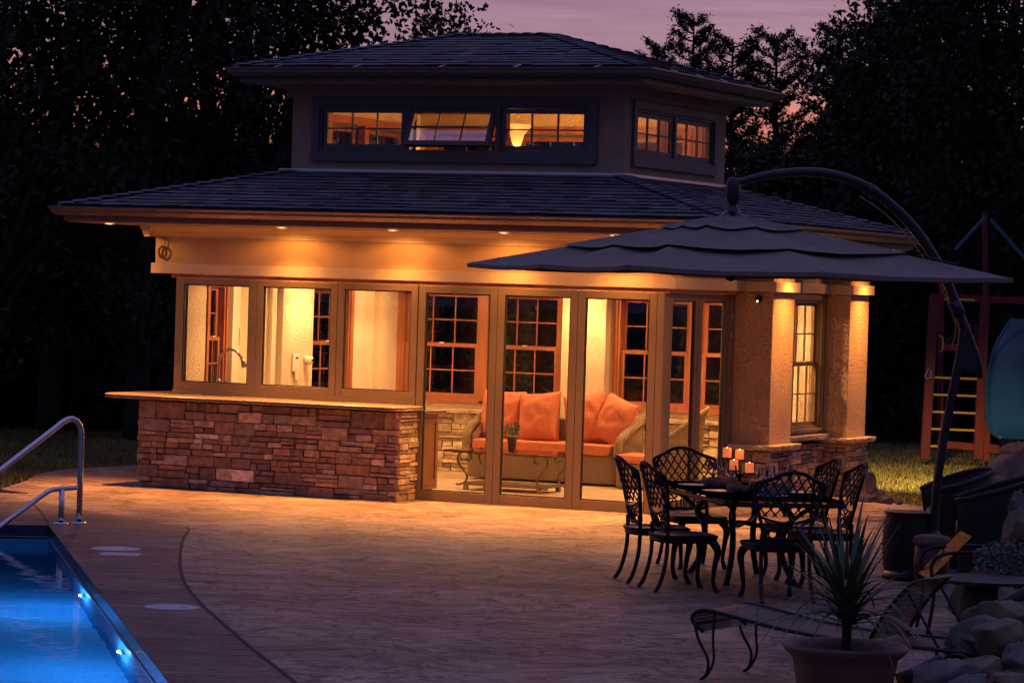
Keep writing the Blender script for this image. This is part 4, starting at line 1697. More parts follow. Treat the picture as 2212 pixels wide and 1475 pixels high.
# sofa
sofa = thing('wicker_sofa', 'wicker sofa with orange cushions behind the glass coffee table', 'sofa', (-3.12, 4.35, FZ))
SW = 2.06
mb = MB()
mb.prism(rounded(-SW/2, SW/2, -.42, .44, (.14, .14, .1, .1)), .03, .37)
mb.build('base', 'wicker', sofa, bevel=.015)
mb = MB()
mb.prism(rounded(-SW/2, SW/2, .33, .47, (.02, .02, .06, .06)), .37, .78)
mb.build('backrest', 'wicker', sofa, bevel=.03)
for s in (-1, 1):
    mb = MB()
    a = [(s*(SW/2-.02), -.40, .36), (s*(SW/2), -.34, .56), (s*(SW/2+.02), -.15, .66), (s*(SW/2+.03), .15, .76), (s*(SW/2), .42, .84)]
    mb.tube(smooth_curve(a, 5), .055, 10)
    mb.add([(s*(SW/2+.01), -.40, .34), (s*(SW/2+.01), -.34, .56), (s*(SW/2+.03), -.1, .67), (s*(SW/2+.03), .2, .76), (s*(SW/2+.0), .42, .82), (s*(SW/2), .42, .34),
            (s*(SW/2-.07), -.40, .34), (s*(SW/2-.07), -.34, .56), (s*(SW/2-.06), -.1, .67), (s*(SW/2-.06), .2, .76), (s*(SW/2-.07), .42, .82), (s*(SW/2-.07), .42, .34)],
           [(0, 1, 2, 3, 4, 5), (11, 10, 9, 8, 7, 6)])
    mb.build('arm', 'wicker', sofa)
mb = MB()
mb.prism(rounded(-SW/2+.10, SW/2-.10, -.45, .30, (.08, .08, .02, .02)), .372, .50)
mb.build('seat_cushion', 'orange', sofa, bevel=.045)
for x, rz, ry, w, h, sd in ((-.76, .10, .02, .56, .64, 1), (-.22, -.05, -.10, .55, .64, 2), (.38, .05, -.16, .55, .64, 3), (.80, -.35, .30, .52, .60, 4)):
    cushion('back_cushion', 'orange', w, h, .30, sofa, T(x, .10-(.06 if sd in (2, 4) else 0), .78, rz, math.radians(-14), ry), sd)

# second seat at the right: orange cushion on a wicker ottoman
ot = thing('wicker_ottoman', 'wicker ottoman with an orange cushion right of the sofa', 'ottoman', (-1.72, 3.95, FZ))
MB().prism(rounded(-.30, .36, -.28, .30, (.08,)*4), .02, .30).build('base', 'wicker', ot, bevel=.02)
MB().prism(rounded(-.30, .36, -.28, .30, (.08,)*4), .302, .42).build('cushion', 'orange', ot, bevel=.05)

# round wicker chair


def barrel_chair(name, label, m, loc, rz, R=.38, h0=.46, h1=.82, cush=None, open_=1.2, rim='wicker', holes=False, group=None):
    t = thing(name, label, 'chair', loc, rz, group)
    n = 30
    mb = MB()
    prof = []
    vs, fs = [], []
    for i in range(n+1):
        a = open_/2+(2*PI-open_)*i/n          # open towards +x
        k = .5-.5*math.cos(2*PI*i/n)
        top = h0+(h1-h0)*k**.8
        for (r, z) in ((R*.80, .0), (R*.90, h0*.5), (R*(1+.05*k), top*.85), (R*(1.06+.10*k), top), (R*(1.0+.10*k), top+.012), (R*(.94+.08*k), top*.85), (R*.82, h0*.6)):
            vs.append((r*math.cos(a), r*math.sin(a), z))
    for i in range(n):
        for j in range(6):
            a = i*7+j
            fs.append((a, a+7, a+8, a+1))
    mb.add(vs, fs)
    mb.build('shell', m, t, True)
    rimp = []
    for i in range(n+1):
        a = open_/2+(2*PI-open_)*i/n
        k = .5-.5*math.cos(2*PI*i/n)
        top = h0+(h1-h0)*k**.8
        rimp.append((R*(1.04+.10*k)*math.cos(a), R*(1.04+.10*k)*math.sin(a), top+.012))
    MB().tube(rimp, .022, 8).build('rim', rim, t, True)
    mb = MB()
    mb.lathe([(R*.84, h0*.60), (R*.86, h0*.7), (R*.84, h0*.78), (R*.6, h0*.82), (0, h0*.83)], 24)
    mb.build('seat', cush or m, t, True)
    mb = MB()
    mb.lathe([(R*.74, 0), (R*.80, h0*.55), (R*.8, h0*.60), (0, h0*.60)], 24)
    mb.build('skirt', m, t, True)
    return t


barrel_chair('tub_chair', 'round pale wicker tub chair behind the right folding doors', 'wicker', (-1.12, 3.45, FZ), PI*1.10, .31, .60, 1.02, 'cream', 1.5, 'cream')

# coffee table with scroll legs
ct = thing('coffee_table', 'glass coffee table on scrolled iron legs over a wicker shelf', 'coffee table', (-2.72, 2.25, FZ))
mb = MB()
mb.prism(rounded(-.72, .72, -.42, .42, (.02,)*4), .455, .467)
mb.build('glass_top', 'glass_top', ct)
mb = MB()
for y in (-.34, .34):
    mb.bar((-.62, y, .442), (.62, y, .442), .02, .022)
for x in (-.62, .62):
    mb.bar((x, -.33, .442), (x, .33, .442), .02, .022)
mb.build('top_frame', 'pewter', ct)
mb = MB()
mb.prism(rounded(-.50, .50, -.31, .31, (.02,)*4), .055, .095)
for x in (-.47, .47):
    for y in (-.28, .28):
        mb.box(x-.025, x+.025, y-.025, y+.025, 0, .054)
mb.build('wicker_shelf', 'wicker', ct)
for sx in (-1, 1):
    for sy in (-1, 1):
        pts = [(-.10, .30), (-.085, .35), (-.03, .375), (.04, .35), (.075, .28), (.05, .21), (.0, .16), (-.03, .10), (-.01, .03), (.05, -.0), (.10, .02)]
        # curl inwards at the top, outwards at the foot
        pts = [(-.03, .31), (-.055, .285), (-.085, .30), (-.09, .345), (-.05, .385), (.02, .385), (.07, .34), (.075, .27), (.03, .20), (-.03, .14), (-.05, .08), (-.02, .03), (.05, .0), (.09, .005)]
        mb = MB()
        P = [Vector((sx*(.50+p[0]*1.0*(1 if True else 0)), sy*.30, .06+p[1])) for p in pts]
        mb.tube(smooth_curve(P, 4), .0135, 8)
        mb.build('scroll_leg', 'pewter', ct, True)

# potted herb on the table


def leafy(name, m, parent, n, r, h, z0, ls=.035, seed=0, lw=.5):
    g = np.random.default_rng(seed)
    V = []
    for i in range(n):
        a, rr = g.uniform(0, 2*PI), r*math.sqrt(g.uniform(0, 1))
        z = z0+h*g.uniform(.1, 1)*(1-.35*(rr/r)**2)
        c = Vector((rr*math.cos(a), rr*math.sin(a), z))
        d = Vector(g.normal(size=3)).normalized()
        e = d.cross(Vector(g.normal(size=3))).normalized()
        l = ls*g.uniform(.6, 1.3)
        V.append([c-d*l*.5, c+e*l*lw*.5, c+d*l*.5, c-e*l*lw*.5])
    return quads(name, V, m, parent)


hb = thing('potted_herb', 'small leafy herb in a tan pot on the coffee table', 'potted plant', (-2.70, 2.16, .478))
MB().lathe([(.04, 0), (.062, .17), (.068, .17), (.068, .19), (.055, .19), (.05, .16), (0, .16)], 20).build('pot', 'clay', hb, True)
leafy('foliage', 'herb', hb, 160, .10, .17, .18, .045, 3)
mb = MB()
for i in range(9):
    a = i*.7
    mb.tube([(0, 0, .16), (.04*math.cos(a), .04*math.sin(a), .25), (.085*math.cos(a), .085*math.sin(a), .34)], .0025, 5)
mb.build('stem', 'herb', hb)

# kitchen cabinet under the inside counter
kc = thing('kitchen_cabinet', 'cherry wood cabinet with granite top behind the bar windows', 'cabinet', (0, 0, 0))
mb = MB()
mb.box(-5.88, -2.98, .14, .74, FZ+.08, .95).box(-5.86, -3.02, .18, .70, FZ, FZ+.08)
mb.build('carcass', 'wood2', kc)
mb = MB()
mb.box(-2.979, -2.965, .19, .23, .14, .90).box(-2.979, -2.965, .65, .69, .14, .90).box(-2.979, -2.965, .23, .65, .14, .20).box(-2.979, -2.965, .23, .65, .84, .90)
mb.build('end_panel', 'wood2', kc, bevel=.004)
for i in range(5):
    x = -5.84+i*.57
    MB().box(x, x+.53, .742, .76, .13, .90).build('door', 'wood2', kc, bevel=.006)
slab(MB(), rounded(-5.88, -2.86, .10, .86, (0, .08, .2, 0)), .952, 1.0).build('worktop', 'granite', kc)
fa = thing('kitchen_faucet', 'tall gooseneck faucet behind the left bar window', 'faucet', (-5.66, .38, 1.0))
fa.scale = (1.35, 1.35, 1.18)
MB().lathe([(.035, 0), (.03, .02), (.024, .06), (.024, .16), (.028, .17), (.02, .20)], 18).build('base', 'nickel', fa, True)
fp = smooth_curve([(0, 0, .18), (0, 0, .36), (.02, .01, .44), (.08, .02, .49), (.15, .04, .47), (.20, .05, .40)], 6)
MB().tube(fp, .013, 10).build('spout', 'nickel', fa, True)
MB().tube([(.195, .05, .41), (.21, .052, .37), (.225, .055, .32)], [.016, .022, .028], 12).build('spray_head', 'nickel', fa, True)
MB().tube([(.03, 0, .12), (.07, -.02, .14), (.12, -.03, .145)], .008, 8).build('lever', 'nickel', fa, True)
# devices on the left wall
ic = thing('wall_phone', 'white phone handset cradle with a note on the cream wall', 'phone', (-5.80, 2.49, 1.36))
MB().box(.001, .03, -.09, .09, -.07, .15).build('cradle', 'plastic', ic, bevel=.012)
MB().box(.0305, .032, -.04, .08, -.17, -.03).build('note', 'white', ic)
MB().box(.0305, .036, -.03, .03, .09, .11).build('display', 'gasket', ic)
ic2 = thing('wall_sensor', 'round white sensor on the cream wall next to the phone', 'sensor', (-5.80, 2.76, 1.43))
mb = MB(Matrix.Rotation(PI/2, 4, 'Y'))
mb.lathe([(.05, .001), (.055, .03), (.05, .09), (.03, .10), (0, .10)], 20)
mb.build('housing', 'plastic', ic2, True)
mb = MB(Matrix.Rotation(PI/2, 4, 'Y'))
mb.lathe([(.02, .101), (.018, .108), (0, .108)], 16)
mb.build('lens', 'gasket', ic2)
# stone ledge under the back windows
mb = MB()
ledge(mb, (-5.80, BW-.02, 0), (1, 0, 0), (0, -1, 0), 2.38, FZ, .76, 31, pal=[(.50, .40, .26), (.42, .33, .2), (.56, .46, .3), (.36, .26, .17)])
mb.build('inner_stone_facing', 'stone', ph)
mb = MB()
ledge(mb, (-2.78, BW-.02, 0), (1, 0, 0), (0, -1, 0), 2.70, FZ, .76, 32, pal=[(.50, .40, .26), (.42, .33, .2), (.56, .46, .3), (.36, .26, .17)])
il = mb.build('inner_stone_facing', 'stone', ph)
mb = MB()
cap(mb, -5.82, -3.42, BW-.13, BW-.002, .765, .05, 41)
mb.build('stone_cap', 'cap', il)
mb = MB()
cap(mb, -2.78, -.08, BW-.13, BW-.002, .765, .05, 42)
mb.build('stone_cap', 'cap', il)
# pendant in the clerestory
pl = thing('pendant_lamp', 'pale bell pendant lamp seen through the right clerestory window', 'lamp', (-3.0, 2.7, 4.72))
MB().tube([(0, 0, 0), (0, 0, -.30)], .008, 8).build('rod', 'pewter', pl)
MB().lathe([(.20, -.38), (.15, -.42), (.085, -.50), (.05, -.62), (.03, -.64), (0, -.64)], 24, caps=False).build('shade', 'shade', pl, True)
lamp('POINT', (0, 0, -.70), 40, (1, .42, .10), pl, radius=.06, name='pendant_light')
lamp('POINT', (.25, 0, -.30), 26, (1, .42, .10), pl, radius=.04, name='pendant_light')

# ------------------------------------------------------------------ dining set
UU = Vector((.6, -.8, 0))
VV = Vector((.8, .6, 0))


def uvp(a, b, z=0):
    p = UU*a+VV*b
    return Vector((p.x, p.y, z))


def make_dining_chair():
    """cast aluminium chair facing +y, feet at z 0"""
    t = thing('dining_chair', 'x', 'chair', group='cast metal dining chairs round the patio table')
    # seat
    seat = MB()
    poly = [(-.20, -.21), (.20, -.21), (.235, .05), (.22, .19), (.12, .235), (-.12, .235), (-.22, .19), (-.235, .05)]
    sp = [tuple(p)[:2] for p in smooth_curve([Vector((a, b, 0)) for a, b in poly], 4, True)]
    k = len(sp)
    vs = []
    for z, s in ((.415, 1.0), (.438, 1.015), (.445, .97), (.428, .75), (.425, .4)):
        vs += [(x*s, y*s, z) for x, y in sp]
    fs = [tuple(range(k-1, -1, -1))]
    for r in range(4):
        for i in range(k):
            fs.append((r*k+i, r*k+(i+1) % k, (r+1)*k+(i+1) % k, (r+1)*k+i))
    fs.append(tuple(4*k+i for i in range(k)))
    seat.add(vs, fs)
    seat.build('seat', 'castiron', t)
    ap = MB()
    ap.tube([(x*.93, y*.93, .40) for x, y in sp], .018, 6, closed=True, flat=.6)
    ap.build('apron', 'castiron', t, True)
    # legs
    for s in (-1, 1):
        MB().tube(smooth_curve([(s*.17, .17, .41), (s*.205, .215, .33), (s*.195, .20, .20), (s*.185, .195, .08), (s*.20, .225, .0)], 5),
                  [.034, .035, .035, .034, .032, .030, .028, .026, .024, .022, .021, .020, .019, .018, .017, .017, .018, .019, .021, .022, .022], 8).build('leg', 'castiron', t, True)
        MB().tube(smooth_curve([(s*.19, -.185, .52), (s*.19, -.18, .40), (s*.192, -.19, .24), (s*.20, -.23, .08), (s*.205, -.275, 0)], 5), .0165, 8).build('leg', 'castiron', t, True)
    # backrest: outline frame with woven lattice above and scrolls below

    def bk(x, z):
        """point on the curved, reclined back surface"""
        h = (z-.45)/.55
        y = -.185-.115*h-.03*h*h+.055*(x/.27)**2*1.0
        return Vector((x, y, z))
    out = [(.175, .50), (.20, .60), (.235, .70), (.262, .80), (.275, .875), (.268, .905), (.22, .925), (.15, .95), (.08, .985), (0, .998)]
    out = [Vector((a, 0, b)) for a, b in out]
    o2 = smooth_curve(out, 4)
    full = [(p.x, p.z) for p in o2]+[(-p.x, p.z) for p in reversed(o2[:-1])]
    low = [(-.175, .50), (-.12, .475), (-.06, .487), (0, .478), (.06, .487), (.12, .475)]
    ring = [bk(x, z) for x, z in full+low]
    fb = MB()
    fb.tube(ring, .0145, 8, closed=True)
    fb.build('back_frame', 'castiron', t, True)
    # lattice bars clipped to the outline

    def half(z):
        hw = 0
        for i in range(len(o2)-1):
            z0, z1 = o2[i].z, o2[i+1].z
            if min(z0, z1) <= z <= max(z0, z1):
                hw = max(hw, max(o2[i].x, o2[i+1].x))
        return hw
    la = MB()
    for s in (-1, 1):
        for c in np.arange(-.62, .63, .072):
            seg = []
            for q in range(41):
                z = .655+(.345)*q/40
                # slightly fanned diagonals
                x = s*(c+(z-.66)*.92-(z-.66)**2*.55)
                if abs(x) < half(z)-.003:
                    seg.append(bk(x, z)+Vector((0, .003*s, 0)))
            if len(seg) > 2:
                la.tube(seg[::2]+([seg[-1]] if len(seg) % 2 == 0 else []), .0068, 5)
    bl = [bk(x, .655-.05*(1-(x/.22)**2)) for x in np.linspace(-.215, .215, 13)]
    la.tube(bl, .010, 6)
    # lower scrolls and teardrops
    for s in (-1, 1):
        la.tube([bk(s*x, z) for x, z in [(.0, .605), (.035, .56), (.045, .52), (.03, .49), (.0, .48)]], .007, 5)
        la.tube([bk(s*x, z) for x, z in [(.0, .605), (.012, .55), (.01, .49)]], .006, 5)
        la.tube([bk(s*x, z) for x, z in [(.18, .62), (.13, .60), (.085, .56), (.075, .51), (.10, .485), (.135, .50), (.14, .535), (.115, .55), (.10, .535)]], .008, 5)
        la.tube([bk(s*x, z) for x, z in [(.06, .61), (.075, .58), (.12, .565), (.165, .575), (.185, .56)]], .007, 5)
        la.tube([bk(s*x, z) for x, z in [(.262, .86), (.235, .895), (.205, .885), (.20, .855), (.225, .84), (.24, .86)]], .010, 6)
    la.build('lattice', 'castiron', t, True)
    return t


chair0 = make_dining_chair()
ANG_V = math.atan2(VV.y, VV.x)          # +y of the chair must point towards the table
ANG_U = math.atan2(UU.y, UU.x)
spots = [
    (uvp(7.76, -2.08), ANG_V-PI/2, 'lattice backed dining chair leftmost at the table, farther from us than its neighbour'),
    (uvp(8.50, -2.06), ANG_V-PI/2+.05, 'lattice backed dining chair on the table left side, nearer of the pair'),
    (uvp(6.35, -1.36), ANG_U-PI/2+.12, 'dark lattice dining chair at the far end of the table before the glass doors'),
    (uvp(9.24, -1.49), ANG_U+PI/2+.06, 'dark lattice dining chair at the near end with its back to us'),
    (uvp(7.32, -.72), ANG_V+PI/2, 'lattice backed dining chair on the table right side, farther of the pair'),
    (uvp(8.02, -.72), ANG_V+PI/2-.06, 'lattice backed dining chair rightmost at the table, its back over the stone wainscot'),
]
for i, (p, a, lb) in enumerate(spots):
    c = chair0 if i == 0 else copy_tree(chair0)
    c.location = p
    c.rotation_euler = (0, 0, a)
    c.scale = (1.06, 1.06, 1.03)
    c['label'] = lb

TZ = .745
tcx = uvp(7.50, -1.25)
dt = thing('dining_table', 'dark cast metal patio table laid for dinner under the parasol', 'table', tcx, ANG_U)
mb = MB()
tl, tw = 1.28, .53
slab(mb, rounded(-tl, tl, -tw, tw, (.16,)*4), TZ-.035, TZ, False)
mb.build('tabletop', 'wrought', dt, bevel=.006)
mb = MB()
mb.tube([(x, y, TZ-.03) for x, y in rounded(-tl+.01, tl-.01, -tw+.01, tw-.01, (.16,)*4)], .018, 6, closed=True)
mb.build('rim', 'castiron', dt, True)
for sx in (-1, 1):
    for sy in (-1, 1):
        mb = MB()
        mb.tube(smooth_curve([(sx*.30, sy*.16, TZ-.04), (sx*.52, sy*.26, .56), (sx*.44, sy*.22, .42), (sx*.42, sy*.22, .22), (sx*.56, sy*.30, 0)], 5), .026, 8)
        mb.tube(smooth_curve([(sx*.85, sy*.40, TZ-.04), (sx*.70, sy*.30, .62), (sx*.46, sy*.22, .50), (sx*.2, sy*.1, .47), (0, 0, .48)], 5), .02, 8)
        mb.build('leg', 'castiron', dt, True)


def tloc(x, y, z=TZ+.002):
    """table coordinates to the world"""
    c, s = math.cos(ANG_U), math.sin(ANG_U)
    return (tcx.x+x*c-y*s, tcx.y+x*s+y*c, z)


pset = [(-.42, -.33), (.34, -.33), (-.86, .0), (.84, -.02), (-.42, .34), (.34, .34)]
where = ['far left place', 'near left place', 'far end place', 'near end place', 'far right place', 'near right place']
pl0 = np0 = gl0 = None
for i, (x, y) in enumerate(pset):
    if i == 0:
        mb = MB()
        mb.lathe([(0, .002), (.07, .002), (.085, .008), (.135, .018), (.137, .022), (.085, .012), (.07, .007), (0, .007)], 32, caps=False)
        o = pl0 = mb.build('dinner_plate', 'china', None, True)
    else:
        o = pl0.copy()
        col.objects.link(o)
    o.location = tloc(x, y)
    tag(o, 'white dinner plate at the %s of the patio table' % where[i], 'plate', 'white dinner plates')
    if i == 0:
        mb = MB()
        for q in range(7):
            blob(mb, (.035*math.cos(q*.9)*(.5+q*.13), .03*math.sin(q*.9)*(.5+q*.13), .03+.006*(q % 3)), (.04, .03, .028), q, .28, (10, 7), 3)
        o = np0 = mb.build('napkin', 'linen', None, True)
    else:
        o = np0.copy()
        col.objects.link(o)
    o.location = tloc(x*.86+.02, y*.58+.02)
    o.scale = (1.5, 1.3, 1.25)
    o.rotation_euler = (0, 0, i*1.3)
    tag(o, 'crumpled brown napkin beside the plate at the %s' % where[i], 'napkin', 'crumpled cloth napkins')
    if i == 0:
        mb = MB()
        mb.lathe([(.036, 0), (.034, .004), (.006, .010), (.004, .03), (.004, .095), (.012, .105), (.034, .135), (.042, .17), (.040, .205), (.036, .225)], 24, caps=False)
        o = gl0 = mb.build('wine_glass', 'wine', None, True)
    else:
        o = gl0.copy()
        col.objects.link(o)
    o.location = tloc(x*.78-.10, y*.50)
    tag(o, 'clear stemmed wine glass at the %s of the patio table' % where[i], 'wine glass', 'stemmed wine glasses')
# two tumblers and a pepper mill
mb = MB()
mb.lathe([(.036, .004), (.036, 0), (.040, .10), (.041, .13)], 24, caps=False)
tb0 = mb.build('water_tumbler', 'wine', None, True)
tag(tb0, 'clear straight tumbler on the far right of the patio table', 'tumbler')
tb0.location = tloc(-.25, .30)
mb = MB()
mb.lathe([(.030, 0), (.030, .02), (.022, .05), (.026, .12), (.030, .17), (.022, .19), (.026, .21), (.0, .235)], 20)
tag(mb.build('pepper_mill', 'clay', None, True, loc=tloc(-.10, .42)), 'tall pale pepper mill on the right side of the table', 'pepper mill')
# candle stand
cs = thing('candle_stand', 'black iron stand carrying four glowing orange candles', 'candle stand', tloc(-.28, .04))
mb = MB()
mb.lathe([(.11, 0), (.11, .012), (.02, .02), (.014, .06), (0, .06)], 24)
mb.tube([(0, 0, .05), (0, 0, .21)], .010, 8)
mb.build('base', 'castiron', cs, True)
cands = [(-.115, .02, .265), (-.005, .07, .25), (-.06, -.06, .165), (.075, -.04, .145)]
rt = Matrix.Rotation(math.atan2(CR.y, CR.x), 3, 'Z')
for i, (x, y, z) in enumerate(cands):
    v = rt @ Vector((x, y, 0))
    mb = MB()
    mb.tube([(0, 0, .06+.02*i), (v.x*.6, v.y*.6, z-.05), (v.x, v.y, z-.012)], .006, 6)
    mb.lathe([(.058, 0), (.058, .008), (.0, .008)], 20, (v.x, v.y, z-.012))
    mb.build('arm', 'castiron', cs, True)
cz = [('upper left', 0), ('upper right', 1), ('lower left', 2), ('lower right front', 3)]
for nm, i in cz:
    x, y, z = cands[i]
    v = rt @ Vector((x, y, 0))
    p = Vector(cs.location)+Vector((v.x, v.y, z-.002))
    ct_ = thing('pillar_candle', 'glowing orange pillar candle, %s one on the black stand' % nm, 'candle', p, 0, 'orange pillar candles')
    mb = MB()
    mb.lathe([(.040, 0), (.042, .004), (.042, .078), (.038, .086), (.030, .076), (.012, .068), (0, .067)], 24)
    mb.build('wax', 'candle', ct_, True)
    ct_.scale = (.88, .88, .95)
    MB().lathe([(.001, .072), (.006, .080), (.004, .088), (0, .096)], 10).build('flame', 'flame', ct_, True)
lamp('POINT', (0, 0, .43), 3.0, (1, .35, .10), cs, radius=.05, name='candle_glow')

# ------------------------------------------------------------------ cantilever parasol
uc = Vector((3.33, -6.80, 0))
par = thing('cantilever_parasol', 'large taupe square parasol on a curved dark mast', 'parasol', uc)
cR = CR*2.24-CF*.96          # corner vectors of the square canopy
cF = -CR*.96-CF*2.24
corn = [cR, -cF, -cR, cF]
mids = [(corn[i]+corn[(i+1) % 4])*.5 for i in range(4)]
ribs8 = []
for i in range(4):
    ribs8 += [corn[i], mids[i]]
EDZ, TOPZ = 2.60, 3.045


def canopy_tier(s0, s1, z_in, z_out, flap, nseg=8, nr=7, sag=.0):
    """fabric between ribs from fraction s0 to s1 of the ribs"""
    vs, fs = [], []
    n = 8*nseg
    for r in range(nr+1):
        t = r/nr
        s = s0+(s1-s0)*t
        for k_ in range(n):
            i, q = divmod(k_, nseg)
            q /= nseg
            a, b = ribs8[i], ribs8[(i+1) % 8]
            p = a.lerp(b, q)
            w = math.sin(PI*q)
            zz = z_in+(z_out-z_in)*t
            zz -= w*(.012+.30*t*(1-t))*(s+.15)+w*flap*t*t
            # the free edge is cut in a shallow scallop between the ribs
            k2 = 1-(.02*w*t if s1 > .9 else .06*w*t)
            vs.append((p.x*s*k2, p.y*s*k2, zz+.006*mnoise.noise(Vector((p.x*s*4, p.y*s*4, 0)))))
    for r in range(nr):
        for k_ in range(n):
            a, b = r*n+k_, r*n+(k_+1) % n
            fs.append((a, a+n, b+n, b))
    return vs, fs


def zc(s):
    return TOPZ-(TOPZ-EDZ)*s


for nm, s0, s1, lift, fl in (('canopy', .10, 1.0, 0, .004), ('middle_vent', .08, .63, .020, .014), ('top_vent', .03, .27, .042, .018)):
    vs, fs = canopy_tier(s0, s1, zc(s0)+lift, zc(s1)+lift, fl)
    o_ = MB().add(vs, fs).build(nm, 'canopy', par, True)
    for e_ in o_.data.edges:        # a seam and a crease over every rib
        if (e_.vertices[0] % 64) % 8 == 0 and (e_.vertices[1] % 64) % 8 == 0:
            e_.use_edge_sharp = True
# valance strip along the rim
vs, fs = [], []
v0, f0 = canopy_tier(.985, 1.0, zc(.985), zc(1.0), .004)
n_ = 64
rim_ = v0[-n_:]
for p in rim_:
    vs += [p, (p[0], p[1], p[2]-.035)]
for i in range(n_):
    j = (i+1) % n_
    fs.append((2*i, 2*i+1, 2*j+1, 2*j))
MB().add(vs, fs).build('valance', 'canopy', par, True)
for v in ribs8:
    MB().bar((0, 0, TOPZ-.10), (v.x*.985, v.y*.985, EDZ-.005), .018, .028).build('rib', 'pole', par)
    MB().bar((v.x*.45, v.y*.45, zc(.45)-.05), (0, 0, TOPZ-.48), .014, .022).build('strut', 'pole', par)
MB().lathe([(.0, -.52), (.05, -.50), (.05, -.44), (.025, -.42), (.025, -.05), (.05, 0), (.05, .06), (.11, .03), (.13, .0), (.05, .10), (.035, .13),
            (.052, .16), (.060, .20), (.062, .30), (.048, .345), (.03, .36), (0, .362)], 24, (0, 0, TOPZ-.02), False).build('hub', 'pole', par, True)
AD = (CR*.955+CF*.30).normalized()


def ap_(d, z):
    return Vector((AD.x*d, AD.y*d, z))


arc = [ap_(.02, 3.335), ap_(.10, 3.36), ap_(.30, 3.415), ap_(.60, 3.455), ap_(.90, 3.445), ap_(1.2, 3.36), ap_(1.45, 3.21), ap_(1.70, 2.99), ap_(1.92, 2.70), ap_(2.06, 2.44), ap_(2.17, 2.18)]
arc = smooth_curve(arc, 6)
MB().tube(arc, [.028+.016*min(1, i/30) for i in range(len(arc))], 14).build('boom', 'pole', par, True)
MB().tube(smooth_curve([ap_(2.15, 2.26), ap_(2.25, 2.05), ap_(2.33, 1.86), ap_(2.345, 1.74)], 5), [.036-.0006*i for i in range(16)], 12).build('handle', 'pole', par, True)
MB().tube(smooth_curve([ap_(2.18, 2.20), ap_(2.15, 1.95), ap_(2.08, 1.55), ap_(2.01, 1.15), ap_(1.97, .75), ap_(1.94, .10)], 5), .039, 14).build('mast', 'pole', par, True)
mb = MB()
mb.add([tuple(ap_(2.14, 2.2)+CF*.03), tuple(ap_(2.32, 1.92)+CF*.03), tuple(ap_(2.30, 1.80)+CF*.03), tuple(ap_(2.10, 1.80)+CF*.03), tuple(ap_(2.14, 2.2)-CF*.03), tuple(ap_(2.32, 1.92)-CF*.03), tuple(ap_(2.30, 1.80)-CF*.03), tuple(ap_(2.10, 1.80)-CF*.03)],
       [(0, 1, 2, 3), (7, 6, 5, 4), (0, 4, 5, 1), (1, 5, 6, 2), (2, 6, 7, 3), (3, 7, 4, 0)])
mb.build('bracket', 'pole', par)
for d, z, i in ((1.26, 3.325, 0), (2.10, 2.34, 1)):
    a, b = ap_(d-.035, z+(.02 if not i else .06)), ap_(d+.035, z-(.02 if not i else .06))
    MB().tube([a, b], .056, 14).build('collar', 'pole', par, True)
MB().lathe([(.42, 0), (.42, .05), (.30, .075), (.12, .09), (.10, .12), (.085, .38), (.055, .42)], 28, tuple(ap_(1.94, 0))).build('base', 'pole', par, True)
# crank cable under the boom
MB().tube(smooth_curve([ap_(1.16, 3.27), ap_(1.40, 3.13), ap_(1.66, 2.90), ap_(1.88, 2.62), ap_(2.04, 2.34), ap_(2.10, 2.16), ap_(2.06, 1.98)], 4), .006, 6).build('cable', 'clay', par, True)
mb = MB()
mb.tube([cR*.655+Vector((0, 0, zc(.655)+.055)), cR*.72+Vector((0, 0, zc(.72)+.02))+CF*-.03, cR*.80-CF*.12+Vector((0, 0, zc(.80)+.01))], .008, 6)
mb.build('tie_strap', 'castiron', par)

# ------------------------------------------------------------------ seating at the right: wicker tub chairs and drum table
g1 = ground(2075, 28.9)
barrel_chair('tub_chair', 'dark woven tub chair beyond the parasol mast', 'wicker_dark', g1, math.radians(215), .30, .70, .90, None, 1.1, 'wicker_dark')
g2 = ground(2158, 26.6)
barrel_chair('tub_chair', 'big dark woven tub chair right of the parasol mast', 'wicker_dark', g2, math.radians(200), .36, .76, .98, None, 1.1, 'wicker_dark')
g3 = ground(1978, 28.0)
dr = thing('drum_table', 'dark barrel shaped side table left of the tub chairs', 'side table', g3)
MB().lathe([(.20, 0), (.225, .10), (.235, .28), (.225, .46), (.21, .53), (.21, .545), (0, .545)], 28).build('barrel', 'wicker_dark', dr, True)
MB().lathe([(.225, .546), (.225, .565), (0, .567)], 28).build('top', 'wrought', dr)
g4 = ground(2028, 27.2)
st = thing('garden_stool', 'small round brown padded stool behind the parasol mast', 'stool', g4)
MB().lathe([(.14, .02), (.15, .20), (.14, .34), (0, .34)], 24).build('body', 'terracotta', st, True)
MB().lathe([(.15, .342), (.165, .37), (.155, .41), (.10, .425), (0, .428)], 24).build('pad', 'linen', st, True)

# ------------------------------------------------------------------ mesh chaise and low black table in front
mesh_m = bpy.data.materials.new('woven metal mesh')
mesh_m.use_nodes = True
t_ = mesh_m.node_tree
n_n, l_l = t_.nodes.new, t_.links.new
b_ = t_.nodes['Principled BSDF']
b_.inputs['Base Color'].default_value = (.045, .038, .036, 1)
b_.inputs['Metallic'].default_value = .6
b_.inputs['Roughness'].default_value = .4
tc_ = n_n('ShaderNodeTexCoord')
ck = []
for ax in ('X', 'Y'):
    w_ = n_n('ShaderNodeTexWave')
    w_.bands_direction = ax
    w_.inputs['Scale'].default_value = 15
    l_l(tc_.outputs['UV'], w_.inputs['Vector'])
    ck.append(w_)
mm_ = n_n('ShaderNodeMath')
mm_.operation = 'MINIMUM'
l_l(ck[0].outputs['Fac'], mm_.inputs[0])
l_l(ck[1].outputs['Fac'], mm_.inputs[1])
lt = n_n('ShaderNodeMath')
lt.operation = 'LESS_THAN'
lt.inputs[1].default_value = .60
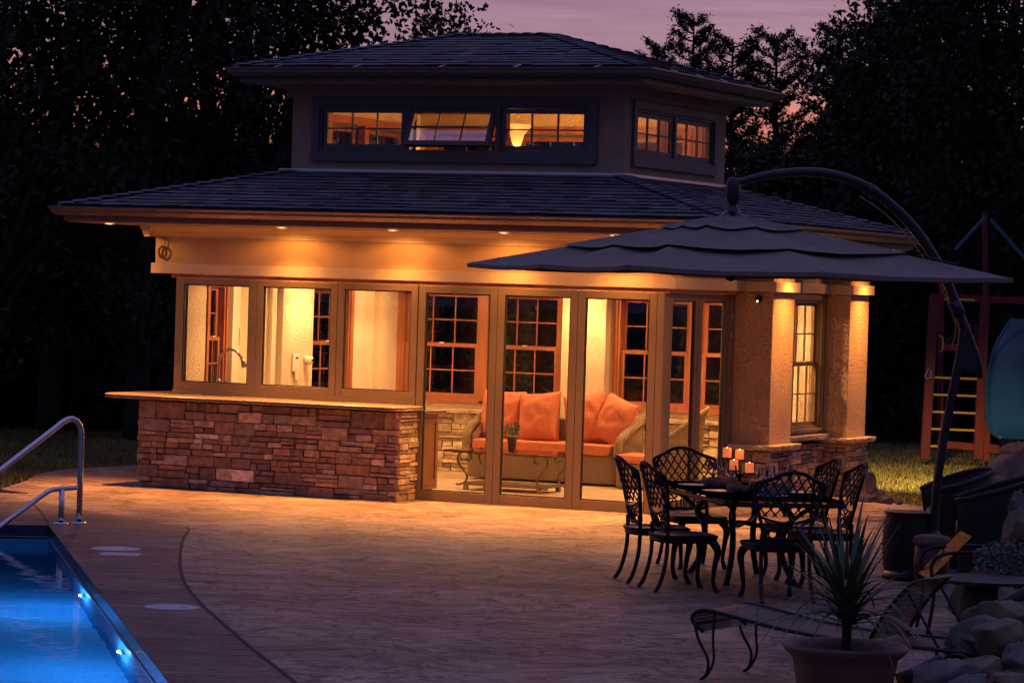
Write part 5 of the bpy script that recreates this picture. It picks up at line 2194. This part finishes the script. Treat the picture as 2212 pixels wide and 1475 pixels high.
l_l(mm_.outputs[0], lt.inputs[0])
l_l(lt.outputs[0], b_.inputs['Alpha'])
M['mesh'] = mesh_m


def mesh_sheet(name, rows, parent):
    """rows: list of rows of points; UV in metres*1"""
    nr, nc = len(rows), len(rows[0])
    me = bpy.data.meshes.new(name)
    vs = [tuple(p) for r in rows for p in r]
    fs = [(i*nc+j, i*nc+j+1, (i+1)*nc+j+1, (i+1)*nc+j) for i in range(nr-1) for j in range(nc-1)]
    me.from_pydata(vs, [], fs)
    uv = me.uv_layers.new(name='UVMap')
    du = [0]
    for i in range(1, nr):
        du.append(du[-1]+(Vector(rows[i][0])-Vector(rows[i-1][0])).length)
    dv = [0]
    for j in range(1, nc):
        dv.append(dv[-1]+(Vector(rows[0][j])-Vector(rows[0][j-1])).length)
    for f in me.polygons:
        for li in f.loop_indices:
            v = me.loops[li].vertex_index
            uv.data[li].uv = (du[v//nc], dv[v % nc])
    me.materials.append(mesh_m)
    me.polygons.foreach_set('use_smooth', [True]*len(me.polygons))
    o = bpy.data.objects.new(name, me)
    col.objects.link(o)
    o.parent = parent
    return o


foot = at(1497, 1466)
LD = (CR*.86-CF*.51).normalized()
WD = (CR*.51+CF*.86).normalized()
ch = thing('mesh_chaise', 'wrought iron mesh chaise with raised back behind the planter', 'chaise longue', foot)


def cp(l, w, z):
    return LD*l+WD*w+Vector((0, 0, z))


WDT = .60
prof = [(.06, .30), (.0, .345), (-.02, .385), (.02, .425), (.10, .435), (.30, .405), (.60, .36), (.95, .33), (1.30, .325), (1.62, .32)]
ps = smooth_curve([Vector((a, 0, b)) for a, b in prof], 4)
mesh_sheet('seat_mesh', [[cp(p.x, w, p.z) for w in np.linspace(.015, WDT-.015, 7)] for p in ps], ch)
for w in (0, WDT):
    MB().tube([cp(p.x, w, p.z) for p in ps]+[cp(1.95, w, .31)], .013, 8).build('side_rail', 'wrought', ch, True)
    MB().tube(smooth_curve([cp(.0, w, .35), cp(.03, w, .25), cp(.10, w, .13), cp(.09, w, .04), cp(.05, w, .0)], 5), .010, 8).build('leg', 'wrought', ch, True)
    MB().tube(smooth_curve([cp(.14, w, .43), cp(.13, w, .27), cp(.14, w, .13), cp(.10, w, .04), cp(.055, w, .0)], 5), .009, 8).build('leg', 'wrought', ch, True)
    MB().tube(smooth_curve([cp(1.62, w, .32), cp(1.66, w, .2), cp(1.74, w, .10), cp(1.76, w, 0)], 5), .012, 8).build('leg', 'wrought', ch, True)
    MB().tube([cp(1.78+.15*math.cos(a), w+.04 if w else -.04, .155+.15*math.sin(a)) for a in np.linspace(0, 2*PI, 25)[:-1]], .011, 8, closed=True).build('wheel', 'wrought', ch, True)
MB().tube([cp(.0, 0, .35), cp(.0, WDT, .35)], .010, 8).build('cross_bar', 'wrought', ch)
MB().tube([cp(1.78, -.04, .155), cp(1.78, WDT+.04, .155)], .009, 8).build('axle', 'wrought', ch)
bk_ = [cp(1.18+.27*q-.03*math.sin(PI*q), 0, .34+.37*q) for q in np.linspace(0, 1, 8)]
mesh_sheet('back_mesh', [[p+WD*w for w in np.linspace(.03, WDT-.03, 7)] for p in bk_], ch)
MB().tube([bk_[0]+WD*.02]+[p+WD*.02 for p in bk_[1:]]+[p+WD*(WDT-.02) for p in reversed(bk_)], .012, 8).build('back_frame', 'wrought', ch, True)
MB().tube([bk_[-2]+WD*.05, cp(1.62, .05, .32)], .009, 8).build('back_stay', 'wrought', ch)
MB().tube([bk_[-2]+WD*(WDT-.05), cp(1.62, WDT-.05, .32)], .009, 8).build('back_stay', 'wrought', ch)

# a second black mesh chaise, seen end on behind the first
g5 = ground(2125, 23.4)
c2 = thing('mesh_armchair', 'low black mesh armchair behind the chaise at the right edge', 'armchair', g5, 0)
for w, nm in ((-.30, 'arm_frame'), (.30, 'arm_frame')):
    o0 = CF*w
    MB().tube(smooth_curve([o0+CR*-.38+Vector((0, 0, 0)), o0+CR*-.34+Vector((0, 0, .30)), o0+CR*-.36+Vector((0, 0, .52)), o0+CR*-.20+Vector((0, 0, .60)), o0+CR*.30+Vector((0, 0, .58)), o0+CR*.36+Vector((0, 0, .35)), o0+CR*.44+Vector((0, 0, 0))], 5), .014, 8).build(nm, 'wrought', c2, True)
mesh_sheet('seat_mesh', [[CR*l+CF*w+Vector((0, 0, .40-.04*math.sin(PI*(l+.36)/.7))) for w in np.linspace(-.29, .29, 6)] for l in np.linspace(-.36, .34, 7)], c2)
mesh_sheet('back_mesh', [[CR*(l*.30-.38)+CF*w+Vector((0, 0, .40+l*.32)) for w in np.linspace(-.29, .29, 6)] for l in np.linspace(0, 1, 6)], c2)
g6 = ground(2150, 21.9)
lt_ = thing('low_table', 'low black round table among the boulders at the right edge', 'table', g6)
MB().lathe([(.36, .50), (.36, .525), (.34, .53), (0, .53)], 40).build('top', 'wrought', lt_)
MB().lathe([(.18, 0), (.20, .10), (.19, .40), (.14, .499), (0, .499)], 24).build('pedestal', 'wicker_dark', lt_, True)

# ------------------------------------------------------------------ planter with dracaena
pc = ground(1848, 18.0)
pot = thing('planter_pot', 'large brown clay planter with drooping rim at the bottom', 'planter', pc)
MB().lathe([(.20, 0), (.23, .03), (.29, .36), (.295, .39), (.335, .425), (.352, .45), (.345, .47), (.325, .468), (.30, .44), (.275, .40), (.27, .38)], 48, caps=False).build('body', 'terracotta', pot, True)
MB().lathe([(.275, .385), (.15, .40), (0, .41)], 32, caps=False).build('soil', 'soil', pot, True)
dp_ = thing('dracaena_spike', 'spiky dracaena with arching blades growing in the brown planter', 'plant', (pc.x, pc.y, .40))
MB().tube([(0, 0, -.02), (.005, 0, .12), (0, .005, .26)], [.03, .028, .032], 10).build('stem', 'bark', dp_, True)
rr_ = random.Random(11)


def blade(mb, a, el, ln, w, droop, z0):
    d = Vector((math.cos(a), math.sin(a), 0))
    s = Vector((-d.y, d.x, 0))
    n = 12
    vs = []
    x, z, e = 0.01, z0, el
    for i in range(n+1):
        t = i/n
        ww = w*(1-t)**.7*min(1, .5+t*4)
        c = d*x+Vector((0, 0, z))
        vs += [c-s*ww, c+Vector((0, 0, -ww*.35)), c+s*ww]
        x += math.cos(e)*ln/n
        z += math.sin(e)*ln/n
        e -= droop/n*(.4+1.2*t)
    fs = []
    for i in range(n):
        a0 = 3*i
        fs += [(a0, a0+3, a0+4, a0+1), (a0+1, a0+4, a0+5, a0+2)]
    mb.add(vs, fs)


mb, mb2 = MB(), MB()
for i in range(100):
    q = rr_.random()
    el = math.radians(rr_.choice((rr_.uniform(35, 78), rr_.uniform(10, 50), rr_.uniform(-5, 30))) if i % 3 else rr_.uniform(42, 80))
    droop = rr_.uniform(.15, .8) if el > .9 else rr_.uniform(.8, 2.2)
    ln = rr_.uniform(.46, .70) if el > .5 else rr_.uniform(.50, .74)
    z0 = rr_.uniform(.16, .30)
    blade(mb2 if (el < .25 and rr_.random() < .45) else mb, rr_.uniform(0, 2*PI), el, ln, rr_.uniform(.015, .024), droop, z0)
mb.build('foliage', 'dracaena', dp_, True)
mb2.build('dry_foliage', 'dracaena2', dp_, True)

# ------------------------------------------------------------------ boulders, shrub, garden lamps


def boulder(p, r, m, label, seed, group=None, rz=0.0):
    mb = MB()
    blob(mb, (0, 0, r[2]*.55), r, seed, .20, (26, 18), 1.3, sq=.85)
    o = mb.build('boulder', m, None, True, loc=(p[0], p[1], p[2] if len(p) > 2 else 0), rotz=rz)
    return tag(o, label, 'boulder', group)


def rock_at(px, py, dep, wpx, hpx, m, label, seed, group=None, z=None):
    """boulder whose middle shows at px,py when it lies dep metres away"""
    c = CAM+right*((px-1106)/_f*dep)+down*((py-737.5)/_f*dep)+fwd*dep
    rx, rz_ = wpx/2/_f*dep, hpx/2/_f*dep
    mb = MB()
    blob(mb, (0, 0, 0), (rx*1.1, rx*.95, rz_*1.1), seed, .16, (40, 28), 1.5, sq=.85, cuts=13)
    o = mb.build('boulder', m, None, True, loc=tuple(c), rotz=math.atan2(CR.y, CR.x))
    return tag(o, label, 'boulder', group)


RG = 'boulders piled in the rock garden at the right'
rocks = [
    (2080, 1395, 19.6, 75, 50, 'rock_grey', 'small brown boulder lowest at the left foot of the rock pile'),
    (2040, 1462, 18.6, 150, 55, 'rock_grey', 'long dark flat boulder at the bottom edge beside the lower garden lamp'),
    (2150, 1335, 19.9, 120, 62, 'rock', 'rounded tan boulder high in the right rock pile'),
    (2140, 1372, 19.6, 145, 60, 'rock_grey', 'wide dark boulder in the middle of the rock pile'),
    (2170, 1378, 19.2, 110, 66, 'rock', 'pinkish tan boulder resting on the wide dark one'),
    (2202, 1330, 20.4, 60, 50, 'rock_grey', 'grey boulder cut by the right edge below the garden lamp'),
    (2125, 1442, 18.7, 90, 46, 'rock', 'pale speckled boulder near the bottom of the pile'),
    (2198, 1425, 18.8, 70, 70, 'rock_grey', 'upright blue grey boulder at the bottom right corner'),
    (2175, 1470, 18.3, 90, 40, 'rock', 'tan boulder cut by the bottom edge of the picture'),
    (2090, 1480, 18.2, 90, 40, 'rock_grey', 'dark boulder half out of the picture at the bottom'),
    (2185, 1290, 21.2, 60, 40, 'rock', 'small boulder right behind the upper garden lamp'),
    (2200, 1140, 24.6, 60, 75, 'rock', 'orange lit boulder at the right edge above the shrub'),
    (2206, 1092, 25.4, 60, 60, 'rock_grey', 'pale boulder at the right edge beside the big tub chair'),
    (2185, 1240, 22.9, 90, 40, 'rock_grey', 'flat dark boulder under the small shrub'),
]
for i, (a, b, c, d, e, m_, lb) in enumerate(rocks):
    rock_at(a, b, c, d*1.08, e*1.15, m_, lb, 20+i, RG)
# earth mound that carries the pile
mb = MB()
mc = ground(2190, 19.3)
blob(mb, (0, 0, .0), (.70, 1.5, .30), 77, .12, (30, 16), 1.2)
tag(mb.build('rock_garden_mound', 'soil', None, True, loc=(mc.x+.25, mc.y-.1, -.05), rotz=math.atan2(CF.y, CF.x)-PI/2), kind='structure')
mb = MB()
mc = ground(2290, 24.5)
blob(mb, (0, 0, .0), (.75, 2.2, .45), 78, .12, (30, 16), 1.2)
tag(mb.build('rock_garden_mound', 'soil', None, True, loc=(mc.x, mc.y, -.05), rotz=math.atan2(CF.y, CF.x)-PI/2), kind='structure')
# boulders on the lawn edge
for i, (px, py, dep, w_, h_, lb) in enumerate((
        (2190, 1035, 33.0, 130, 110, 'very large tan boulder on the lawn at the right edge'),
        (2150, 1062, 32.0, 60, 60, 'medium tan boulder left of the very large one on the lawn'),
        (2200, 985, 35.5, 70, 60, 'dark boulder behind the very large one on the lawn'))):
    rock_at(px, py, dep, w_, h_, 'rock', lb, 50+i)
# rocks at the foot of the right pillar
ft = [((1880, 1052), 34, 62, 'tall lit rock leaning on the pool house corner'), ((1895, 1070), 46, 30, 'flat lit rock below the tall one at the house corner'),
      ((1868, 1076), 50, 18, 'low wide lit rock at the patio edge by the house corner'), ((1915, 1078), 36, 20, 'small lit rock farthest right at the house corner'),
      ((1940, 1084), 22, 12, 'tiny lit rock at the end of the row by the lawn'), ((1842, 1079), 26, 14, 'small lit rock hard against the stone pillar base')]
for i, ((px, py), w_, h_, lb) in enumerate(ft):
    rock_at(px, py, 35.6 if i < 2 else 35.0, w_, h_, 'rock', lb, 60+i, 'lit rocks at the pool house corner')
lamp('SPOT', (1.9, 4.2, .35), 12, WARM, None, (.9, 5.2, .05), 90, .8, .05, 'garden_spot')

# shrub on the mound
g7 = ground(2192, 22.6)
sh = thing('small_shrub', 'small blue green succulent shrub on the rocks at the right edge', 'shrub', (g7.x, g7.y, .50))
leafy('foliage', 'succulent', sh, 1400, .24, .24, .0, .035, 8, .6)
MB().tube([(0, 0, -.35), (0, 0, .05)], .015, 6).build('stem', 'bark', sh)


def garden_lamp(px, py, dep, dpx, label):
    c = CAM+right*((px-1106)/_f*dep)+down*((py-737.5)/_f*dep)+fwd*dep
    t = thing('garden_lamp', label, 'garden lamp', c)
    d = (CR*-.80+CF*-.25+Vector((0, 0, -.42))).normalized()
    q = d.to_track_quat('Z', 'Y').to_matrix().to_4x4()
    MB(q).lathe([(0, -.16), (.03, -.155), (.042, -.13), (.045, .03), (.062, .14), (.058, .14), (.04, .03), (0, .02)], 20).build('housing', 'castiron', t, True)
    MB(q).lathe([(.040, .045), (0, .046)], 16).build('lens', 'lens', t)
    MB().tube([(0, 0, -.03), (0, 0, -.30)], .012, 8).build('stake', 'castiron', t)
    l_ = lamp('SPOT', tuple(d*.15), 8, WARM, t, None, 95, .7, .03, 'garden_lamp_light')
    l_.rotation_euler = (-d).to_track_quat('Z', 'Y').to_euler()
    return t


garden_lamp(2180, 1300, 20.6, 0, 'dark tubular garden lamp lit at its mouth, upper one in the rocks')
garden_lamp(1990, 1450, 18.7, 0, 'dark tubular garden lamp lit at its mouth, beside the planter')

# ------------------------------------------------------------------ play set on the lawn
base = ground(2055, 47.5, -.04)
ps_ = thing('swing_set', 'red timber play set with yellow ladder rungs and teal slide', 'play set', base)
SC = 47.5/_f


def sp_(px, py, dy=0.0):
    """point of the play set in its own frame from where it shows"""
    dep = 47.5+dy
    c = CAM+right*((px-1106)/_f*dep)+down*((py-737.5)/_f*dep)+fwd*dep
    return c-base


def tb(a, b, w=.12, m='redwood', nm='post', h=None):
    return MB().bar(a, b, w, h or w, (CF.x, CF.y, 0)).build(nm, m, ps_)


tb(sp_(2018, 640), sp_(1997, 990), .13)
tb(sp_(2128, 640), sp_(2112, 990), .13)
tb(sp_(2033, 620, 1.2), sp_(2030, 985, 1.2), .08)
tb(sp_(2127, 458, .6), sp_(2129, 640, .6), .075, nm='mast')
tb(sp_(2010, 642), sp_(2290, 652), .11, nm='cross_beam')
tb(sp_(2030, 748), sp_(2120, 754), .11, nm='deck_beam')
tb(sp_(2025, 958), sp_(2118, 966), .10, nm='lower_beam')
tb(sp_(2132, 902), sp_(2130, 995), .09, nm='post')
tb(sp_(2132, 968), sp_(2250, 975), .12, nm='lower_beam')
tb(sp_(2095, 700, 1.0), sp_(2096, 760, 1.0), .04, nm='baluster')
tb(sp_(2108, 700, 1.0), sp_(2109, 760, 1.0), .04, nm='baluster')
tb(sp_(2265, 640), sp_(2290, 990), .09)
for i in range(5):
    y = 815+37*i
    x0, x1 = 2018-21*((y-640)/350)+3, 2128-16*((y-640)/350)-2
    MB().tube([sp_(x0, y), sp_(x1, y+4)], .018, 8).build('rung', 'yellow', ps_)
MB().tube([sp_(2040, 647, -.1), sp_(2106, 649, -.1)], .02, 8).build('rung', 'yellow', ps_)
for x in (2028, 2104):
    MB().tube([sp_(x, 726, -.08), sp_(x+(8 if x < 2050 else -6), 728, -.12), sp_(x+(9 if x < 2050 else -7), 740, -.12), sp_(x+(8 if x < 2050 else -6), 758, -.12), sp_(x, 760, -.08)], .012, 6).build('grip', 'yellow', ps_, True)
MB().tube([sp_(2006, 796, -.1), sp_(1998, 812, -.1), sp_(2000, 818, -.1), sp_(2012, 816, -.1), sp_(2010, 800, -.1)], .010, 6, closed=True).build('rope_ring', 'rope', ps_, True)
for a, b in (((2127, 470), (2062, 540)), ((2140, 474), (2260, 610))):
    mb = MB()
    mb.bar(sp_(a[0], a[1], .3), sp_(b[0], b[1], -.2), .012, .05)
    mb.build('canopy_strap', 'tealrope', ps_)
# slide: a trough that swoops down to the right
mb = MB()
cl_ = [(2232, 690, .3), (2196, 752, 0), (2180, 810, -.15), (2178, 860, -.35), (2180, 905, -.6), (2190, 935, -.9), (2210, 948, -1.3)]
cl_ = smooth_curve([sp_(*c) for c in cl_], 6)
rows = []
for i, p in enumerate(cl_):
    r = []
    for a in np.linspace(0, PI, 9):
        r.append(p+CR*(-.30*math.cos(a))+CF*(.16*math.sin(a)*-1+.1)+Vector((0, 0, 0)))
    rows.append(r)
vs = [tuple(p) for r in rows for p in r]
fs = [(i*9+j, i*9+j+1, (i+1)*9+j+1, (i+1)*9+j) for i in range(len(rows)-1) for j in range(8)]
mb.add(vs, fs)
for e in (0, 8):
    mb.tube([r[e] for r in rows], .03, 8)
mb.build('slide', 'teal', ps_, True)

# ------------------------------------------------------------------ trees and undergrowth


def leaf_quads(centers, size, g, aspect=.55, up=0.0):
    n = len(centers)
    d = g.normal(size=(n, 3))
    d /= np.linalg.norm(d, axis=1)[:, None]
    e = np.cross(d, g.normal(size=(n, 3)))
    e /= np.linalg.norm(e, axis=1)[:, None]
    s = size*g.uniform(.45, 1.45, size=(n, 1))
    a = d*s*.5
    b = e*s*.5*aspect
    return np.stack([centers-a, centers-a*.1+b, centers+a, centers-a*.1-b], axis=1)


def tree(name, label, x, y, hgt, rad, z_low, nclump, per, size, seed, trunk_r=.16, m='leaf', group=None, clump=.42, squash=.8, cat='tree', holes=0.0):
    g = np.random.default_rng(seed)
    t = thing(name, label, cat, (x, y, -.05), 0, group)
    # clumps on the branch ends, spread through the crown volume
    cs_ = []
    zc_ = (z_low+hgt)/2
    hz = (hgt-z_low)/2
    while len(cs_) < nclump:
        p = g.uniform(-1, 1, 3)
        r = np.linalg.norm(p)
        if r > 1 or r < .25:
            continue
        # uneven outline
        k = 1+.28*mnoise.noise(Vector(p*1.7)+Vector((seed, 0, 0)))
        q = np.array([p[0]*rad*k, p[1]*rad*k, zc_+p[2]*hz*k])
        if holes and mnoise.noise(Vector(q*.6)+Vector((seed*3, 1, 2))) > .32-holes:
            continue
        if q[2] < z_low*.6:
            continue
        cs_.append(q)
    cs_ = np.array(cs_)
    pts = np.repeat(cs_, per, axis=0)
    off = g.normal(size=pts.shape)*clump
    off[:, 2] *= squash
    pts = pts+off
    pts = pts[pts[:, 2] > .1]
    quads('crown', leaf_quads(pts, size, g), m, t)
    mb = MB()
    lean = g.normal(size=2)*.25
    tr = [(0, 0, 0), (lean[0]*.3, lean[1]*.3, hgt*.25), (lean[0], lean[1], hgt*.55), (lean[0]*1.2, lean[1]*1.2, hgt*.85)]
    tr = smooth_curve(tr, 5)
    mb.tube(tr, [trunk_r*(1.25-1.1*i/(len(tr)-1)) for i in range(len(tr))], 9)
    for i in range(min(34, nclump)):
        e = cs_[int(g.integers(len(cs_)))]
        k = min(len(tr)-2, max(2, int((e[2]-.8)/hgt*.8*len(tr)*.9)))
        s_ = tr[k]
        mid = (Vector(e)+s_)*.5+Vector((0, 0, .15*g.normal()))
        mb.tube(smooth_curve([s_, mid, Vector(e)], 4), [.06*trunk_r/.16*(1-.1*q) for q in range(9)], 6)
    mb.build('trunk', 'bark', t, True)
    return t


def pine(name, label, x, y, hgt, seed, rad=1.4, n=34, group=None, per=34, tuft=.10):
    g = np.random.default_rng(seed)
    t = thing(name, label, 'tree', (x, y, -.05), 0, group)
    mb = MB()
    mb.tube([(0, 0, 0), (.1, 0, hgt*.5), (0, .05, hgt)], [.14, .09, .015], 8)
    P = []

    def tufts(p, q, k):
        for w in np.linspace(.15, 1.05, max(2, int((q-p).length/.075))):
            c = np.array(p.lerp(q, w))
            P.append(c[None, :]+g.normal(size=(k, 3))*tuft*.36+np.array([0, 0, .02]))
    for i in range(n):
        f = (i+.5)/n
        z = hgt*(.25+.745*f**.8)
        a = i*2.4+g.uniform(-.5, .5)
        L_ = rad*(1-f*.85)**.7*g.uniform(.35, 1.2)+.12
        d = Vector((math.cos(a), math.sin(a), 0))
        up = g.uniform(.25, .75)
        pts = [Vector((0, 0, z)), d*L_*.4+Vector((0, 0, z+.10*L_)), d*L_*.75+Vector((0, 0, z+.35*up*L_+.05)), d*L_+Vector((0, 0, z+up*L_))]
        sc_ = smooth_curve(pts, 4)
        mb.tube(sc_, [.024*(1-.06*j) for j in range(len(sc_))], 5)
        tufts(sc_[len(sc_)//3], sc_[-1], 9)
        for j in range(3, len(sc_)-1):
            s = Vector((-d.y, d.x, 0))*float(g.choice([-1, 1]))
            p = sc_[j]
            q = p+(s*g.uniform(.25, .6)+d*.35+Vector((0, 0, g.uniform(.15, .6))))*L_*.42
            mb.tube([p, q], .008, 4)
            tufts(p, q, 9)
    quads('crown', leaf_quads(np.concatenate(P), tuft*.8, g, .3), 'leaf2', t)
    mb.build('trunk', 'bark', t, True)
    return t


LG = 'broadleaf trees behind the lawn at the left'
left_trees = [
    (-60, 47, 12, 3.0, 1.4, 'broadleaf tree cut by the left edge of the picture'),
    (110, 50, 12, 2.6, 1.2, 'dense dark broadleaf tree at the left above the handrail'),
    (300, 48, 11, 2.3, 1.2, 'dark broadleaf tree left of the pool house roof end'),
    (480, 52, 11.5, 2.6, 1.5, 'tall dark broadleaf tree rising behind the left end of the lower roof'),
    (570, 53, 10.5, 1.7, 1.8, 'broadleaf tree with sky gaps above the left end of the upper roof'),
]
for i, (px, dep, h_, r_, zl, lb) in enumerate(left_trees):
    p = ground(px, dep)
    tree('broadleaf_tree', lb, p.x, p.y, h_, r_, zl, 230, 58, .135, 100+i, .17, group=LG, clump=.25, holes=.24)
for i, (px, dep, h_, r_, zl, lb) in enumerate([
        (200, 58, 5.2, 3.2, .8, 'lower dark tree filling the gap behind the left trees'),
        (560, 60, 5.0, 3.4, .8, 'lower dark tree behind the trees over the left roof end')]):
    p = ground(px, dep)
    tree('broadleaf_tree', lb, p.x, p.y, h_, r_, zl, 420, 60, .15, 120+i, .17, group=LG, clump=.34, holes=.05)
p = ground(905, 62)
tree('broadleaf_tree', 'small round topped tree just above the upper roof ridge', p.x, p.y, 8.05, .95, 2.5, 110, 60, .13, 131, .12, clump=.22)
p = ground(985, 63)
tree('broadleaf_tree', 'small bushy treetop right of the round one above the roof ridge', p.x, p.y, 7.75, .6, 2.5, 60, 60, .13, 132, .12, clump=.2)

RG2 = 'broadleaf trees behind the play set'
for i, (px, dep, h_, r_, zl, lb) in enumerate([
        (2010, 55, 8.8, 1.9, .6, 'dark leafy tree behind the play set ladder'),
        (2190, 52, 11, 2.2, 1.0, 'tall dark leafy tree at the right edge behind the slide'),
        (1915, 60, 7.6, 1.5, .4, 'dark leafy tree right of the clerestory beyond the lawn'),
        (1690, 62, 5.4, 1.6, .4, 'low dark leafy tree hugging the clerestory right wall')]):
    p = ground(px, dep)
    tree('leafy_tree', lb, p.x, p.y, h_, r_, zl, 360, 62, .14, 140+i, .15, group=RG2, clump=.27, holes=.06)
PG = 'ragged pines against the sunset sky'
for i, (px, top, dep, rad, lb) in enumerate([
        (1475, 40, 70, 1.1, 'slender ragged pine left of the group above the upper roof corner'),
        (1560, 88, 68, 1.4, 'bushy ragged pine second from the left above the upper roof corner'),
        (1655, 78, 70, 1.5, 'ragged pine with upswept branches right of the upper roof corner'),
        (1400, 98, 75, .8, 'tiny pine top just over the right roof slope'),
        (1790, 70, 66, 1.6, 'ragged pine right of the bright sunset patch'),
        (1905, 15, 64, 1.7, 'tall ragged pine with a bare branch near the top right')]):
    p = ground(px, dep)
    z_top = 2.4+(621+(px-1106)*.031-top)/_f*dep
    pine('ragged_pine', lb, p.x, p.y, z_top+.05, 160+i, rad, 60, PG, 22, .12)

# undergrowth that closes the wood edge
g = np.random.default_rng(5)
pts = []
for px0, px1, d0, d1, z1, n in ((-900, 700, 50, 60, 3.4, 60000), (600, 1480, 58, 66, 5.2, 34000), (1400, 3100, 56, 66, 3.6, 60000)):
    u = g.uniform(px0, px1, n)
    d = g.uniform(d0, d1, n)
    for k_ in range(1):
        z = g.uniform(0, 1, n)**.9
        nz = np.array([mnoise.noise(Vector((a/140, b*.5, 0))) for a, b in zip(u[:n], d[:n])])
        z = z*(z1*(1+.45*nz))
        c = np.array(CAM)[None, :]+np.array(right)[None, :]*((u-1106)/_f*d)[:, None]+np.array(fwd)[None, :]*d[:, None]
        c[:, 2] = z
        pts.append(c)
pts = np.concatenate(pts)
tag(quads('undergrowth', leaf_quads(pts, .26, g, .7), 'leaf'), kind='stuff')
# the wood goes on behind: coarse dark brush on rising ground
pts = []
for px0, px1, d0, d1, z1, n in ((-2500, 4600, 74, 92, 5.2, 60000),):
    u = g.uniform(px0, px1, n)
    d = g.uniform(d0, d1, n)
    nz = np.array([mnoise.noise(Vector((a/260, b*.3, 3))) for a, b in zip(u, d)])
    c = np.array(CAM)[None, :]+np.array(right)[None, :]*((u-1106)/_f*d)[:, None]+np.array(fwd)[None, :]*d[:, None]
    c[:, 2] = g.uniform(0, 1, n)*z1*(1+.35*nz)
    pts.append(c)
tag(quads('far_wood', leaf_quads(np.concatenate(pts), .6, g, .8), 'leaf'), kind='stuff')

# lawn grass
V = []
n = 90000
u = g.uniform(-250, 2500, n)
d = 34+g.uniform(0, 1, n)**1.1*20
c = np.array(CAM)[None, :]+np.array(right)[None, :]*((u-1106)/_f*d)[:, None]+np.array(fwd)[None, :]*d[:, None]
c[:, 2] = -.045
# keep the patio, the house and the play set feet free


def inside(poly, x, y):
    r = np.zeros(len(x), bool)
    k = len(poly)
    for i in range(k):
        x0, y0 = poly[i]
        x1, y1 = poly[(i+1) % k]
        cnd = ((y0 > y) != (y1 > y)) & (x < (x1-x0)*(y-y0)/(y1-y0+1e-12)+x0)
        r ^= cnd
    return r


keep = ~inside(patio_pts, c[:, 0], c[:, 1])
c = c[keep]
n = len(c)
h_ = g.uniform(.03, .075, (n, 1))
a = g.uniform(0, 2*PI, n)
dx = np.stack([np.cos(a), np.sin(a), np.zeros(n)], 1)
ln = g.normal(size=(n, 3))*.02
ln[:, 2] = 0
tip = c+ln+np.concatenate([np.zeros((n, 2)), h_], 1)
V = np.stack([c-dx*.009, c+dx*.009, tip], 1)
tag(quads('grass', V, 'grassblade', per=3), kind='stuff')
